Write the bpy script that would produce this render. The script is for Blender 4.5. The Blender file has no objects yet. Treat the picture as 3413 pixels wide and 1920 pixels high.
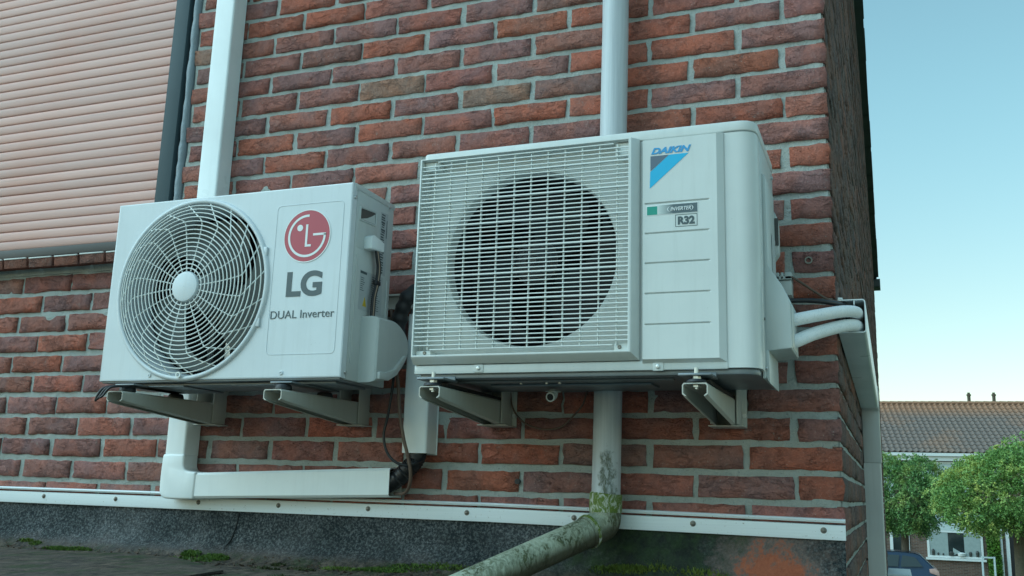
import bpy, bmesh, math, random
from mathutils import Vector, Matrix
R = math.radians
rnd = random.Random(7)
SC = bpy.context.scene
COL = SC.collection
ZO = 4.19                     # heights below are measured from a bed joint of the wall, 4.19 m above the street

# ------------------------------------------------------------------ camera, sky, sun, exposure
cam = bpy.data.cameras.new('camera'); camo = bpy.data.objects.new('camera', cam); COL.objects.link(camo)
right = Vector((0.93134576, 0.36290616, 0.0299031)); up = Vector((0.04834437, -0.20462579, 0.9776457)); fw = Vector((-0.36091259, 0.90908053, 0.20812184))
mw = Matrix(((right.x, up.x, -fw.x, 0.0936238), (right.y, up.y, -fw.y, -2.17475837), (right.z, up.z, -fw.z, -1.11873 + ZO), (0, 0, 0, 1)))
camo.matrix_world = mw
cam.sensor_width = 36; cam.lens = 3182.508 / 3413 * 36; cam.clip_start = .05; cam.clip_end = 2000
SC.camera = camo

SUN_EL, SUN_ROT = R(42), R(-122)
world = bpy.data.worlds.new('World'); SC.world = world; world.use_nodes = True
nt = world.node_tree; nt.nodes.clear()
sky = nt.nodes.new('ShaderNodeTexSky'); sky.sky_type = 'NISHITA'; sky.sun_disc = False
sky.sun_elevation = SUN_EL; sky.sun_rotation = SUN_ROT; sky.air_density = 1; sky.dust_density = 0.6; sky.ozone_density = 1
tint = nt.nodes.new('ShaderNodeMix'); tint.data_type = 'RGBA'; tint.blend_type = 'MULTIPLY'; tint.inputs[0].default_value = 1.0
tint.inputs[7].default_value = (1.11, 1.265, .99, 1)
bg = nt.nodes.new('ShaderNodeBackground'); bg.inputs[1].default_value = 0.1
out = nt.nodes.new('ShaderNodeOutputWorld')
# warm haze low on the horizon, the same all the way round
tc = nt.nodes.new('ShaderNodeTexCoord'); sz = nt.nodes.new('ShaderNodeSeparateXYZ'); nt.links.new(tc.outputs['Generated'], sz.inputs[0])
hz = nt.nodes.new('ShaderNodeValToRGB'); hz.color_ramp.interpolation = 'EASE'
hz.color_ramp.elements[0].position = 0.03; hz.color_ramp.elements[0].color = (1.06, .87, .84, 1); hz.color_ramp.elements[1].position = .42; hz.color_ramp.elements[1].color = (1.08, 1.2, 1.13, 1)
nt.links.new(sz.outputs[2], hz.inputs[0])
tint2 = nt.nodes.new('ShaderNodeMix'); tint2.data_type = 'RGBA'; tint2.blend_type = 'MULTIPLY'; tint2.inputs[0].default_value = 1.0
nt.links.new(sky.outputs[0], tint.inputs[6]); nt.links.new(tint.outputs[2], tint2.inputs[6]); nt.links.new(hz.outputs[0], tint2.inputs[7]); nt.links.new(tint2.outputs[2], bg.inputs[0]); nt.links.new(bg.outputs[0], out.inputs[0])
sun = bpy.data.lights.new('sun', 'SUN'); sun.energy = 1.0; sun.angle = R(60); sun.color = (0.62, 0.97, 1.25)
suno = bpy.data.objects.new('sun', sun); COL.objects.link(suno)
sd = Vector((math.sin(SUN_ROT) * math.cos(SUN_EL), math.cos(SUN_ROT) * math.cos(SUN_EL), math.sin(SUN_EL)))
suno.rotation_euler = sd.to_track_quat('Z', 'Y').to_euler(); suno.location = (-6, -12, 20)
SC.view_settings.view_transform = 'Standard'; SC.view_settings.look = 'None'
SC.view_settings.exposure = 0.93; SC.view_settings.gamma = 1.0; SC.view_settings.use_curve_mapping = False

# ------------------------------------------------------------------ materials
class NT:
    def __init__(s, name):
        s.m = bpy.data.materials.new(name); s.m.use_nodes = True; s.t = s.m.node_tree; s.t.nodes.clear()
        s.out = s.n('ShaderNodeOutputMaterial'); s.b = s.n('ShaderNodeBsdfPrincipled'); s.l(s.b.outputs[0], s.out.inputs[0])
        s._pos = None
    def n(s, t, **k):
        x = s.t.nodes.new(t)
        for a, v in k.items(): setattr(x, a, v)
        return x
    def l(s, a, b): s.t.links.new(a, b)
    def pos(s):
        if s._pos is None: s._pos = s.n('ShaderNodeNewGeometry').outputs['Position']
        return s._pos
    def mapped(s, scale=(1, 1, 1), rand=False, src=None):
        mp = s.n('ShaderNodeMapping'); s.l(src or s.pos(), mp.inputs[0]); mp.inputs[3].default_value = scale
        if rand:
            oi = s.n('ShaderNodeObjectInfo'); mu = s.n('ShaderNodeVectorMath', operation='SCALE'); mu.inputs[0].default_value = (37, 91, 53)
            s.l(oi.outputs['Random'], mu.inputs[3]); s.l(mu.outputs[0], mp.inputs[1])
        return mp.outputs[0]
    def noise(s, scale, vec=None, detail=3, rough=.55, dist=0):
        x = s.n('ShaderNodeTexNoise'); x.inputs['Scale'].default_value = scale; x.inputs['Detail'].default_value = detail
        x.inputs['Roughness'].default_value = rough; x.inputs['Distortion'].default_value = dist
        s.l(vec or s.pos(), x.inputs['Vector']); return x.outputs['Fac']
    def vor(s, scale, vec=None, feature='F1'):
        x = s.n('ShaderNodeTexVoronoi', feature=feature); x.inputs['Scale'].default_value = scale
        s.l(vec or s.pos(), x.inputs['Vector']); return x.outputs[0]
    def ramp(s, fac, stops):
        x = s.n('ShaderNodeValToRGB'); e = x.color_ramp.elements
        while len(e) < len(stops): e.new(.5)
        for i, (p, c) in enumerate(stops):
            e[i].position = p; e[i].color = (c, c, c, 1) if isinstance(c, (int, float)) else (*c, 1)
        s.l(fac, x.inputs[0]); return x.outputs[0]
    def mix(s, a, b, fac, mode='MIX'):
        x = s.n('ShaderNodeMix', data_type='RGBA', blend_type=mode)
        for v, i in ((a, 6), (b, 7)):
            if isinstance(v, tuple): x.inputs[i].default_value = (*v, 1)
            else: s.l(v, x.inputs[i])
        if isinstance(fac, (int, float)): x.inputs[0].default_value = fac
        else: s.l(fac, x.inputs[0])
        return x.outputs[2]
    def math(s, op, a, b=0.0):
        x = s.n('ShaderNodeMath', operation=op)
        for i, v in enumerate((a, b)):
            if isinstance(v, (int, float)): x.inputs[i].default_value = v
            else: s.l(v, x.inputs[i])
        return x.outputs[0]
    def sep(s, v=None):
        x = s.n('ShaderNodeSeparateXYZ'); s.l(v or s.pos(), x.inputs[0]); return x.outputs
    def bump(s, h, dist, prev=None, strength=1.0):
        x = s.n('ShaderNodeBump'); x.inputs['Distance'].default_value = dist; x.inputs['Strength'].default_value = strength
        s.l(h, x.inputs['Height'])
        if prev: s.l(prev, x.inputs['Normal'])
        s.l(x.outputs[0], s.b.inputs['Normal']); return x.outputs[0]
    def fin(s, col=None, rough=.5, metal=0.0, spec=.5):
        if col is not None:
            if isinstance(col, tuple): s.b.inputs['Base Color'].default_value = (*col, 1)
            else: s.l(col, s.b.inputs['Base Color'])
        if isinstance(rough, (int, float)): s.b.inputs['Roughness'].default_value = rough
        else: s.l(rough, s.b.inputs['Roughness'])
        s.b.inputs['Metallic'].default_value = metal; s.b.inputs['Specular IOR Level'].default_value = spec
        return s.m

def simple(name, col, rough=.5, metal=0., var=.12, vscale=6., bump=0.0, bscale=300., spec=.5):
    t = NT(name)
    c = t.mix(tuple(x * (1 - var) for x in col), tuple(min(1, x * (1 + var)) for x in col), t.noise(vscale, detail=5))
    if bump: t.bump(t.noise(bscale, detail=2), bump)
    return t.fin(c, rough, metal, spec)

def paint(name, col, rough=.38, dirt=.25, dcol=(.16, .17, .14), bump=.00008):
    "powder-coated sheet metal / PVC: faint streaks of grime, orange-peel relief"
    t = NT(name)
    st = t.noise(1.0, t.mapped((55, 55, 4)), 5, .65)
    sp = t.noise(170, None, 2, .5)
    cl = t.noise(5, None, 4, .6)
    f = t.math('MULTIPLY', t.ramp(st, [(.5, 0), (.85, 1)]), dirt)
    c = t.mix(col, dcol, f)
    c = t.mix(c, tuple(x * .86 for x in col), t.ramp(cl, [(.42, 0), (.75, .6)]))
    c = t.mix(c, dcol, t.math('MULTIPLY', t.ramp(sp, [(.73, 0), (.78, 1)]), dirt * 1.2))
    t.bump(t.noise(420, None, 1), bump)
    return t.fin(c, t.ramp(cl, [(.3, rough - .06), (.8, rough + .14)]))

def brick_mat():
    t = NT('brick')
    oi = t.n('ShaderNodeObjectInfo')
    v = t.mapped((1, 1, 1), True)
    vs = t.mapped((.55, .55, 1.5), True)
    big = t.noise(13, v, 3, .55, .4); mid = t.noise(70, v, 5, .72, .2); fine = t.noise(230, v, 3, .75); grain = t.noise(600, v, 2, .7)
    fold = t.noise(42, vs, 4, .6, .5); where = t.noise(17, v, 2)
    base = oi.outputs['Color']
    hot = t.mix(base, (1.10, .96, .88), 1.0, 'MULTIPLY'); cold = t.mix(base, (.84, .92, .98), 1.0, 'MULTIPLY')
    c = t.mix(hot, cold, t.ramp(big, [(.38, 0), (.60, 1)]))
    c = t.mix(c, t.mix(c, (.70, .70, .71), 1.0, 'MULTIPLY'), t.ramp(mid, [(.34, .9), (.55, 0)]))
    c = t.mix(c, t.mix(c, (1.28, 1.27, 1.27), 1.0, 'MULTIPLY'), t.ramp(fine, [(.5, 0), (.7, 1)]))
    c = t.mix(c, (.30, .29, .27), t.math('MULTIPLY', t.ramp(t.noise(30, v, 5, .7), [(.60, 0), (.70, .55)]), t.ramp(fine, [(.42, 0), (.6, 1)])))
    spk = t.vor(150, v)
    c = t.mix(c, (.46, .44, .40), t.math('MULTIPLY', t.ramp(spk, [(.12, .75), (.22, 0)]), t.ramp(fine, [(.52, 0), (.62, 1)])))
    fm = t.math('MULTIPLY', t.ramp(fold, [(.40, 0), (.50, 1), (.505, .1), (.6, 0)]), t.ramp(where, [(.42, 0), (.58, 1)]))
    b1 = t.bump(big, .003); b2 = t.bump(mid, .0060, b1); b3 = t.bump(fm, .0060, b2); b4 = t.bump(fine, .0036, b3); t.bump(grain, .0008, b4)
    return t.fin(c, .95, 0, .2)

def mortar_mat():
    t = NT('mortar')
    a = t.noise(190, None, 4, .7); b = t.noise(26, None, 5, .65); s = t.vor(330)
    c = t.mix((.31, .345, .325), (.46, .495, .47), b)
    c = t.mix(c, (.10, .12, .11), t.ramp(a, [(.27, .8), (.40, 0)]))
    z = t.sep()[2]
    wet = t.math('MULTIPLY', t.ramp(t.math('SUBTRACT', z, ZO - 1.30), [(.0, 1), (.34, 0)]), t.ramp(t.noise(6, None, 4), [(.35, 0), (.65, .55)]))
    c = t.mix(c, (.12, .14, .10), wet)
    n1 = t.bump(b, .007); n2 = t.bump(a, .0034, n1); t.bump(s, .0008, n2)
    return t.fin(c, .95, 0, .2)

def bitumen_mat(moss):
    t = NT('bitumen_mossy' if moss else 'bitumen')
    g = t.vor(300); a = t.noise(165, None, 3, .8); b = t.noise(9, None, 6, .65); d = t.noise(28, None, 6, .7)
    c = t.mix((.018, .025, .029), (.21, .225, .225), t.ramp(a, [(.45, 0), (.72, 1)]))
    c = t.mix(c, t.mix(c, (.5, .55, .55), 1.0, 'MULTIPLY'), t.ramp(b, [(.4, 0), (.6, .9)]))
    x, y, z = t.sep()
    # silt and moss gathered low on the upstand and along the gutter line
    low = t.ramp(t.math('ADD', t.math('SUBTRACT', z, ZO - 1.33), t.math('MULTIPLY', t.math('SUBTRACT', b, .5), .10)), [(.0, 1), (.055, 0)])
    c = t.mix(c, t.mix((.055, .042, .036), (.13, .10, .09), d), t.math('MULTIPLY', low, .85))
    # green algae to the right of the downpipe, then an orange-brown silt patch by the corner
    al = t.math('MULTIPLY', t.ramp(t.math('ADD', x, t.math('MULTIPLY', t.math('SUBTRACT', b, .5), .35)), [(.0, 0), (1., 1)]), 1.0)
    xm = t.math('ADD', x, t.math('MULTIPLY', t.math('SUBTRACT', b, .5), .5))
    mg = t.n('ShaderNodeMapRange'); t.l(xm, mg.inputs[0]); mg.inputs[1].default_value = -.72; mg.inputs[2].default_value = -.52; mg.clamp = True
    mg2 = t.n('ShaderNodeMapRange'); t.l(xm, mg2.inputs[0]); mg2.inputs[1].default_value = -.12; mg2.inputs[2].default_value = -.26; mg2.clamp = True
    m = t.math('MULTIPLY', mg.outputs[0], mg2.outputs[0])
    c = t.mix(c, t.mix((.010, .017, .011), (.030, .06, .018), t.ramp(d, [(.4, 0), (.7, 1)])), t.math('MULTIPLY', m, .9))
    px = t.n('ShaderNodeVectorMath', operation='DISTANCE'); t.l(t.pos(), px.inputs[0]); px.inputs[1].default_value = (-.15, -.04, ZO - 1.285)
    pd = t.math('ADD', px.outputs[1 if px.outputs[1].enabled else 0], t.math('MULTIPLY', t.math('SUBTRACT', d, .5), .22))
    pd = t.math('ADD', pd, t.math('MULTIPLY', t.math('SUBTRACT', t.noise(120, None, 3, .8), .5), .09))
    c = t.mix(c, t.mix((.10, .08, .07), (.26, .19, .165), t.noise(160, None, 3, .8)), t.ramp(pd, [(.075, .8), (.15, 0)]))
    c = t.mix(c, t.mix((.20, .048, .024), (.48, .150, .075), t.noise(130, None, 4, .8)), t.ramp(pd, [(.050, 1), (.082, 0)]))
    flat = t.sep(t.n('ShaderNodeNewGeometry').outputs['Normal'])[2]
    top = t.ramp(flat, [(.75, 0), (.97, 1)])
    silt = t.mix((.010, .010, .009), (.15, .115, .085), t.ramp(t.noise(60, t.mapped((1, .35, 1)), 6, .8), [(.40, 0), (.60, 1)]))
    c = t.mix(c, silt, t.math('MULTIPLY', top, t.ramp(t.noise(7, t.mapped((1, .6, 1)), 5, .7), [(.38, .6), (.6, 1)])))
    c = t.mix(c, (.02, .05, .012), t.math('MULTIPLY', top, t.ramp(t.noise(19, t.mapped((1, .4, 1)), 5, .75), [(.50, 0), (.62, .75)])))
    n1 = t.bump(b, .006); n2 = t.bump(d, .008, n1); t.bump(a, .0026, n2)
    return t.fin(c, t.ramp(t.noise(5, None, 3), [(.4, .95), (.62, .55)]), 0, .3)

def drain_mat():
    t = NT('mossy_pvc')
    x, y, z = t.sep()
    st = t.noise(1, t.mapped((90, 90, 90)), 5, .7, 1.2); b = t.noise(14, None, 5, .65); f = t.noise(130, t.mapped((1, 1, .35)), 4, .7, .8)
    c = t.mix((.48, .53, .43), (.34, .39, .29), b)
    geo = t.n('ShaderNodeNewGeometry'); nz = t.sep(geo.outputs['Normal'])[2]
    low = t.math('SUBTRACT', 1.0, t.ramp(t.math('SUBTRACT', z, ZO - 1.5), [(.31, 0), (.395, 1)]))        # below the elbow collar
    patch = t.math('MULTIPLY', t.ramp(t.math('SUBTRACT', z, ZO - 1.5), [(.36, 1), (.52, 0)]), t.ramp(b, [(.47, 0), (.56, 1)]))
    m = t.math('MAXIMUM', t.math('MULTIPLY', t.math('MULTIPLY', low, t.ramp(f, [(.36, .15), (.62, .9)])), t.ramp(t.noise(7, None, 4), [(.36, .45), (.6, 1)])), t.math('MULTIPLY', patch, t.ramp(f, [(.42, 0), (.55, 1)])))
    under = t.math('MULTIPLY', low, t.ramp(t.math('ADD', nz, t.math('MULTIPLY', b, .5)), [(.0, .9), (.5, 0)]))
    moss = t.mix((.035, .055, .02), (.13, .15, .07), st)
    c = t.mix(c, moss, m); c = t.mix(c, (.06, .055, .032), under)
    n1 = t.bump(m, .0015); t.bump(f, .0012, n1)
    return t.fin(c, .7)

def downpipe_mat():
    t = NT('grey_pvc')
    st = t.noise(1.0, t.mapped((120, 120, 3)), 5, .7); b = t.noise(20, None, 4)
    c = t.mix((.50, .545, .57), (.39, .43, .455), t.ramp(st, [(.4, 0), (.7, 1)]))
    x, y, z = t.sep()
    f = t.noise(150, t.mapped((1, 1, .4)), 4, .7, .8)
    dx = t.n('ShaderNodeVectorMath', operation='DISTANCE'); t.l(t.mapped((1.5, 1, .42)), dx.inputs[0]); dx.inputs[1].default_value = (-.497 * 1.5, -.085, (ZO - 1.10) * .42)
    pd = t.math('ADD', dx.outputs[1 if dx.outputs[1].enabled else 0], t.math('MULTIPLY', t.math('SUBTRACT', t.noise(45, None, 4, .7), .5), .07))
    m = t.math('MULTIPLY', t.ramp(pd, [(.022, 1), (.034, 0)]), t.ramp(f, [(.38, .15), (.55, 1)]))
    c = t.mix(c, t.mix((.03, .045, .03), (.16, .19, .14), f), m)
    t.bump(m, .001)
    return t.fin(c, .5)

def collar_mat():
    t = NT('mossy_collar')
    f = t.noise(95, t.mapped((1, 1, .5)), 5, .7, 1.0)
    c = t.mix((.47, .50, .44), t.mix((.05, .09, .012), (.17, .25, .04), t.noise(220, None, 3)), t.ramp(f, [(.40, 0), (.52, 1)]))
    t.bump(f, .0025)
    return t.fin(c, .75)

def shutter_mat():
    t = NT('shutter_slat')
    g = t.noise(1.0, t.mapped((9, 60, 420), True), 4, .6); b = t.noise(3, None, 3)
    c = t.mix((.61, .350, .302), (.70, .425, .37), g)
    c = t.mix(c, (.62, .29, .22), t.ramp(b, [(.45, 0), (.75, .5)]))
    rv = t.n('ShaderNodeObjectInfo').outputs['Random']
    c = t.mix(c, t.mix(c, (.82, .83, .84), 1.0, 'MULTIPLY'), rv)
    c = t.mix(c, (.22, .17, .14), t.ramp(t.noise(1, t.mapped((1.2, 9, 70)), 6, .7), [(.58, 0), (.8, .5)]))
    t.bump(g, .0003)
    return t.fin(c, .55)

def alu_mat():
    t = NT('white_aluminium')
    st = t.noise(1.0, t.mapped((6, 60, 300)), 4, .6); sp = t.noise(190, None, 2, .6); b = t.noise(12, None, 5)
    c = t.mix((.78, .85, .87), (.68, .74, .76), st)
    c = t.mix(c, (.20, .15, .10), t.math('MULTIPLY', t.ramp(sp, [(.66, 0), (.74, 1)]), t.ramp(b, [(.4, .1), (.65, .9)])))
    t.bump(st, .0002)
    return t.fin(c, .5, 0, .3)

def hose_mat():
    t = NT('white_insulation')
    w = t.noise(320, t.mapped((1.6, 1.6, .5)), 2); b = t.noise(30)
    c = t.mix((.78, .81, .82), (.88, .90, .90), b)
    c = t.mix(c, (.42, .47, .48), t.ramp(w, [(.56, 0), (.75, .6)]))
    t.bump(w, .0009)
    return t.fin(c, .85, 0, .2)

def leaf_mat(name, a, b, yellow):
    t = NT(name)
    g = t.n('ShaderNodeNewGeometry')
    c = t.mix(a, b, g.outputs['Random Per Island'])
    c = t.mix(c, yellow, t.ramp(t.noise(1.6, None, 3), [(.48, 0), (.72, .8)]))
    t.b.inputs['Transmission Weight'].default_value = 0.0
    t.b.inputs['Subsurface Weight'].default_value = 0.0
    return t.fin(c, .6, 0, .3)

def tile_mat():
    t = NT('roof_tile')
    oi = t.n('ShaderNodeObjectInfo')
    b = t.noise(.55, None, 4, .6); f = t.noise(9, None, 4)
    z = t.sep()[2]
    c = t.mix((.12, .098, .086), (.24, .185, .155), f)
    old = t.math('MAXIMUM', t.ramp(t.math('ADD', z, t.math('MULTIPLY', b, 1.2)), [(0, 0), (1, 1)]), 0.0)
    orange_patch = t.ramp(b, [(.52, 0), (.64, .85)])
    mr = t.n('ShaderNodeMapRange'); t.l(z, mr.inputs[0]); mr.inputs[1].default_value = 7.0; mr.inputs[2].default_value = 7.5; mr.clamp = True
    c = t.mix(c, (.34, .165, .085), t.math('MAXIMUM', t.math('MULTIPLY', orange_patch, .35), t.math('MULTIPLY', mr.outputs[0], .75)))  # orange tone in random patches and in a band towards the ridge
    t.bump(f, .01)
    return t.fin(c, .85)

def glass_mat(name='window_glass', col=(.02, .03, .03)):
    t = NT(name); m = t.fin(col, .06, 0, .8); return m

def facade_mat():
    t = NT('far_brickwork')
    br = t.n('ShaderNodeTexBrick'); t.l(t.mapped((1, 1, 1), src=t.n('ShaderNodeTexCoord').outputs['Object']), br.inputs[0])
    rot = t.n('ShaderNodeMapping'); t.l(t.n('ShaderNodeTexCoord').outputs['Object'], rot.inputs[0]); rot.inputs[2].default_value = (R(90), 0, 0)
    t.l(rot.outputs[0], br.inputs[0])
    br.inputs['Scale'].default_value = 1; br.inputs['Brick Width'].default_value = .21; br.inputs['Row Height'].default_value = .0625; br.inputs['Mortar Size'].default_value = .006
    br.inputs['Color1'].default_value = (.10, .06, .045, 1); br.inputs['Color2'].default_value = (.17, .10, .075, 1); br.inputs['Mortar'].default_value = (.2, .2, .18, 1)
    t.bump(br.outputs['Fac'], .004)
    return t.fin(br.outputs['Color'], .9)

M = dict(
    brick=brick_mat(), mortar=mortar_mat(), bitumen=bitumen_mat(False),
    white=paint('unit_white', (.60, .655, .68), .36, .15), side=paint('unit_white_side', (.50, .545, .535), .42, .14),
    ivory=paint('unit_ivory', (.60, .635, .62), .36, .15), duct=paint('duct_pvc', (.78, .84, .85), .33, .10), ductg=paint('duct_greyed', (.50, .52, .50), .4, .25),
    bracket=paint('bracket_coated', (.47, .47, .42), .42, .22, (.2, .17, .13)), zinc=simple('zinc', (.55, .58, .58), .32, .85, .2, 60),
    pan=simple('base_pan', (.20, .23, .25), .45, .55, .25, 12), rubber=simple('black_rubber', (.012, .013, .015), .55, bump=.0006, bscale=160),
    dark=simple('dark_plastic', (.018, .02, .023), .5), fin=simple('exchanger', (.022, .027, .028), .55, .3), fan=simple('fan_plastic', (.11, .125, .12), .6),
    guard=paint('guard_wire', (.72, .76, .74), .4, .06), grille=paint('grille_plastic', (.74, .78, .76), .4, .06),
    red=simple('emblem_red', (.42, .045, .07), .4, var=.05), ink=simple('print_grey', (.055, .085, .095), .45), inkw=simple('print_white', (.72, .75, .75), .45, var=.03),
    cyan=simple('print_cyan', (.0, .40, .66), .4, var=.04), blue=simple('print_blue', (.03, .29, .58), .4, var=.04), slate=simple('print_slate', (.09, .13, .18), .4, var=.04), green=simple('print_green', (.0, .27, .20), .4, var=.04),
    groove=simple('groove_shadow_grey', (.40, .44, .42), .5, var=.03),
    label=simple('label_paper', (.40, .44, .45), .5, var=.08, vscale=30), yellow=simple('warn_yellow', (.6, .42, .03), .5),
    alu=alu_mat(), screw=simple('screw_head', (.20, .19, .17), .4, .7, .3, 90), washer=simple('washer', (.3, .31, .29), .5, .4),
    drain=drain_mat(), pipe=downpipe_mat(), collar=collar_mat(), slat=shutter_mat(), rail=simple('rail_green', (.055, .085, .098), .6, var=.15, spec=.25), barg=simple('shutter_bar', (.085, .082, .078), .55, spec=.3),
    sealant=simple('sealant', (.19, .24, .27), .5, bump=.004, bscale=40), gap=simple('dark_gap', (.006, .008, .01), .8),
    hose=hose_mat(), cblack=simple('cable_black', (.012, .013, .016), .45), cbrown=simple('cable_brown', (.115, .075, .055), .5), cbeige=simple('cable_beige', (.36, .27, .2), .5),
    moss=leaf_mat('moss', (.03, .07, .012), (.10, .18, .025), (.16, .17, .03)), moss_dark=leaf_mat('moss_dark', (.018, .030, .012), (.045, .065, .02), (.06, .06, .02)), debris=simple('debris', (.06, .04, .025), .9, var=.4, vscale=40),
    verge=simple('verge_tile', (.035, .05, .052), .6, var=.25), leafa=leaf_mat('leaf_green', (.08, .19, .07), (.19, .36, .11), (.38, .44, .12)), leafb=leaf_mat('leaf_green_young', (.10, .22, .07), (.24, .42, .11), (.52, .54, .13)),
    bark=simple('bark', (.10, .085, .06), .9, var=.4, vscale=14, bump=.02, bscale=20), tile=tile_mat(), facade=facade_mat(),
    fwhite=simple('white_paint', (.68, .73, .72), .5, var=.05), blind=simple('blind_white', (.50, .60, .60), .6, var=.06, vscale=2), glass=glass_mat(), room=simple('room_dark', (.02, .02, .02), .9),
    curtain=simple('curtain', (.30, .37, .36), .9, var=.2, vscale=10), hedge=leaf_mat('climber', (.04, .12, .02), (.09, .22, .03), (.12, .25, .03)), carblue=simple('car_blue', (.012, .042, .095), .18, .2, .05), carwhite=simple('car_silver', (.45, .48, .5), .25, .3, .05),
    tyre=simple('tyre', (.014, .014, .015), .8), rim=simple('rim', (.35, .36, .37), .3, .8), lamp=simple('tail_lamp', (.5, .33, .30), .15, var=.3, vscale=20),
    asphalt=simple('asphalt', (.05, .05, .05), .9, var=.25, vscale=8, bump=.004, bscale=120), paving=simple('paving', (.24, .235, .22), .9, var=.25, vscale=3), grass=simple('grass', (.05, .09, .02), .95, var=.4, vscale=4, bump=.02, bscale=40),
    extw=simple('render_grey', (.2, .2, .19), .9, bump=.003, bscale=60), brass=simple('plug', (.2, .19, .16), .5, .3), pot=simple('ceramic', (.05, .055, .05), .3))

# ------------------------------------------------------------------ mesh builder
class MB:
    def __init__(s): s.v = []; s.f = []
    def add(s, vs, fs):
        o = len(s.v); s.v += [tuple(v) for v in vs]; s.f += [tuple(i + o for i in f) for f in fs]; return s
    def box(s, x0, x1, y0, y1, z0, z1):
        return s.add([(x, y, z) for z in (z0, z1) for y in (y0, y1) for x in (x0, x1)], [(0, 2, 3, 1), (4, 5, 7, 6), (0, 1, 5, 4), (2, 6, 7, 3), (0, 4, 6, 2), (1, 3, 7, 5)])
    def prism(s, poly, ax, a, b):
        n = len(poly)
        def P(p, t): return {'x': (t, p[0], p[1]), 'y': (p[0], t, p[1]), 'z': (p[0], p[1], t)}[ax]
        return s.add([P(p, a) for p in poly] + [P(p, b) for p in poly], [tuple(range(n))[::-1], tuple(range(n, 2 * n))] + [(i, (i + 1) % n, n + (i + 1) % n, n + i) for i in range(n)])
    def loft(s, rings, closed=True, caps=True):
        n = len(rings[0]); vs = [p for r in rings for p in r]; fs = []
        for k in range(len(rings) - 1):
            for i in range(n if closed else n - 1):
                j = (i + 1) % n; fs.append((k * n + i, k * n + j, (k + 1) * n + j, (k + 1) * n + i))
        if caps: fs += [tuple(range(n))[::-1], tuple(range((len(rings) - 1) * n, len(rings) * n))]
        return s.add(vs, fs)
    def tube(s, pts, r, seg=10, smooth=0, caps=True, sq=None):
        pts = [Vector(p) for p in pts]
        if smooth: pts = catmull(pts, smooth)
        rings = []; up0 = Vector((0.13, .2, 1)).normalized()
        for i, p in enumerate(pts):
            d = (pts[min(i + 1, len(pts) - 1)] - pts[max(i - 1, 0)]).normalized()
            if abs(d.dot(up0)) > .95: up0 = Vector((1, .1, 0)).normalized()
            a = d.cross(up0).normalized(); b = a.cross(d).normalized(); up0 = b
            rr = r(i / (len(pts) - 1)) if callable(r) else r
            rings.append([p + (a * math.cos(t) + b * math.sin(t)) * rr for t in (2 * math.pi * k / seg for k in range(seg))])
        return s.loft(rings, True, caps)
    def cyl(s, c, r, ax, a, b, seg=24, r2=None):
        r2 = r if r2 is None else r2
        def P(t, k, rr):
            u, v = c[0] + rr * math.cos(k), c[1] + rr * math.sin(k); return {'x': (t, u, v), 'y': (u, t, v), 'z': (u, v, t)}[ax]
        ks = [2 * math.pi * i / seg for i in range(seg)]
        return s.loft([[P(a, k, r) for k in ks], [P(b, k, r2) for k in ks]])
    def lathe_y(s, cx, cz, prof, seg=64, caps=False):
        "prof: list of (r, y); axis along Y"
        return s.loft([[(cx + r * math.cos(k), y, cz + r * math.sin(k)) for k in (2 * math.pi * i / seg for i in range(seg))] for r, y in prof], True, caps)
    def torus_y(s, cx, cz, R_, r, y, seg=64, sides=6):
        rings = []
        for j in range(sides):
            a = 2 * math.pi * j / sides
            rings.append([(cx + (R_ + r * math.cos(a)) * math.cos(k), y + r * math.sin(a), cz + (R_ + r * math.cos(a)) * math.sin(k)) for k in (2 * math.pi * i / seg for i in range(seg))])
        return s.loft(rings + [rings[0]], True, False)
    def plate_hole(s, x0, x1, z0, z1, cx, cz, r, y, seg=72):
        an = sorted([2 * math.pi * i / seg for i in range(seg)] + [math.atan2(z - cz, x - cx) % (2 * math.pi) for x in (x0, x1) for z in (z0, z1)])
        inn, outp = [], []
        for a in an:
            c, q = math.cos(a), math.sin(a); t = 1e9
            if c > 1e-9: t = min(t, (x1 - cx) / c)
            if c < -1e-9: t = min(t, (x0 - cx) / c)
            if q > 1e-9: t = min(t, (z1 - cz) / q)
            if q < -1e-9: t = min(t, (z0 - cz) / q)
            inn.append((cx + r * c, y, cz + r * q)); outp.append((cx + t * c, y, cz + t * q))
        return s.loft([inn, outp], True, False)
    def mesh(s, name, org=(0, 0, 0), bevel=0, seg=2, angle=35, smooth=True):
        me = bpy.data.meshes.new(name)
        me.from_pydata([(v[0] - org[0], v[1] - org[1], v[2] - org[2]) for v in s.v], [], s.f); me.validate()
        bm = bmesh.new(); bm.from_mesh(me)
        bmesh.ops.recalc_face_normals(bm, faces=bm.faces)
        if bevel:
            es = [e for e in bm.edges if len(e.link_faces) == 2 and e.calc_face_angle(0) > R(35)]
            bmesh.ops.bevel(bm, geom=es, offset=bevel, segments=seg, profile=.5, affect='EDGES', clamp_overlap=True)
        bm.to_mesh(me); bm.free()
        if smooth:
            me.shade_smooth(); me.set_sharp_from_angle(angle=R(angle))
        return me

def catmull(P, n):
    o = []
    for i in range(len(P) - 1):
        a, b, c, d = P[max(i - 1, 0)], P[i], P[i + 1], P[min(i + 2, len(P) - 1)]
        for k in range(n):
            t = k / n
            o.append(.5 * ((2 * b) + (c - a) * t + (2 * a - 5 * b + 4 * c - d) * t * t + (3 * b - a - 3 * c + d) * t ** 3))
    return o + [P[-1]]

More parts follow.
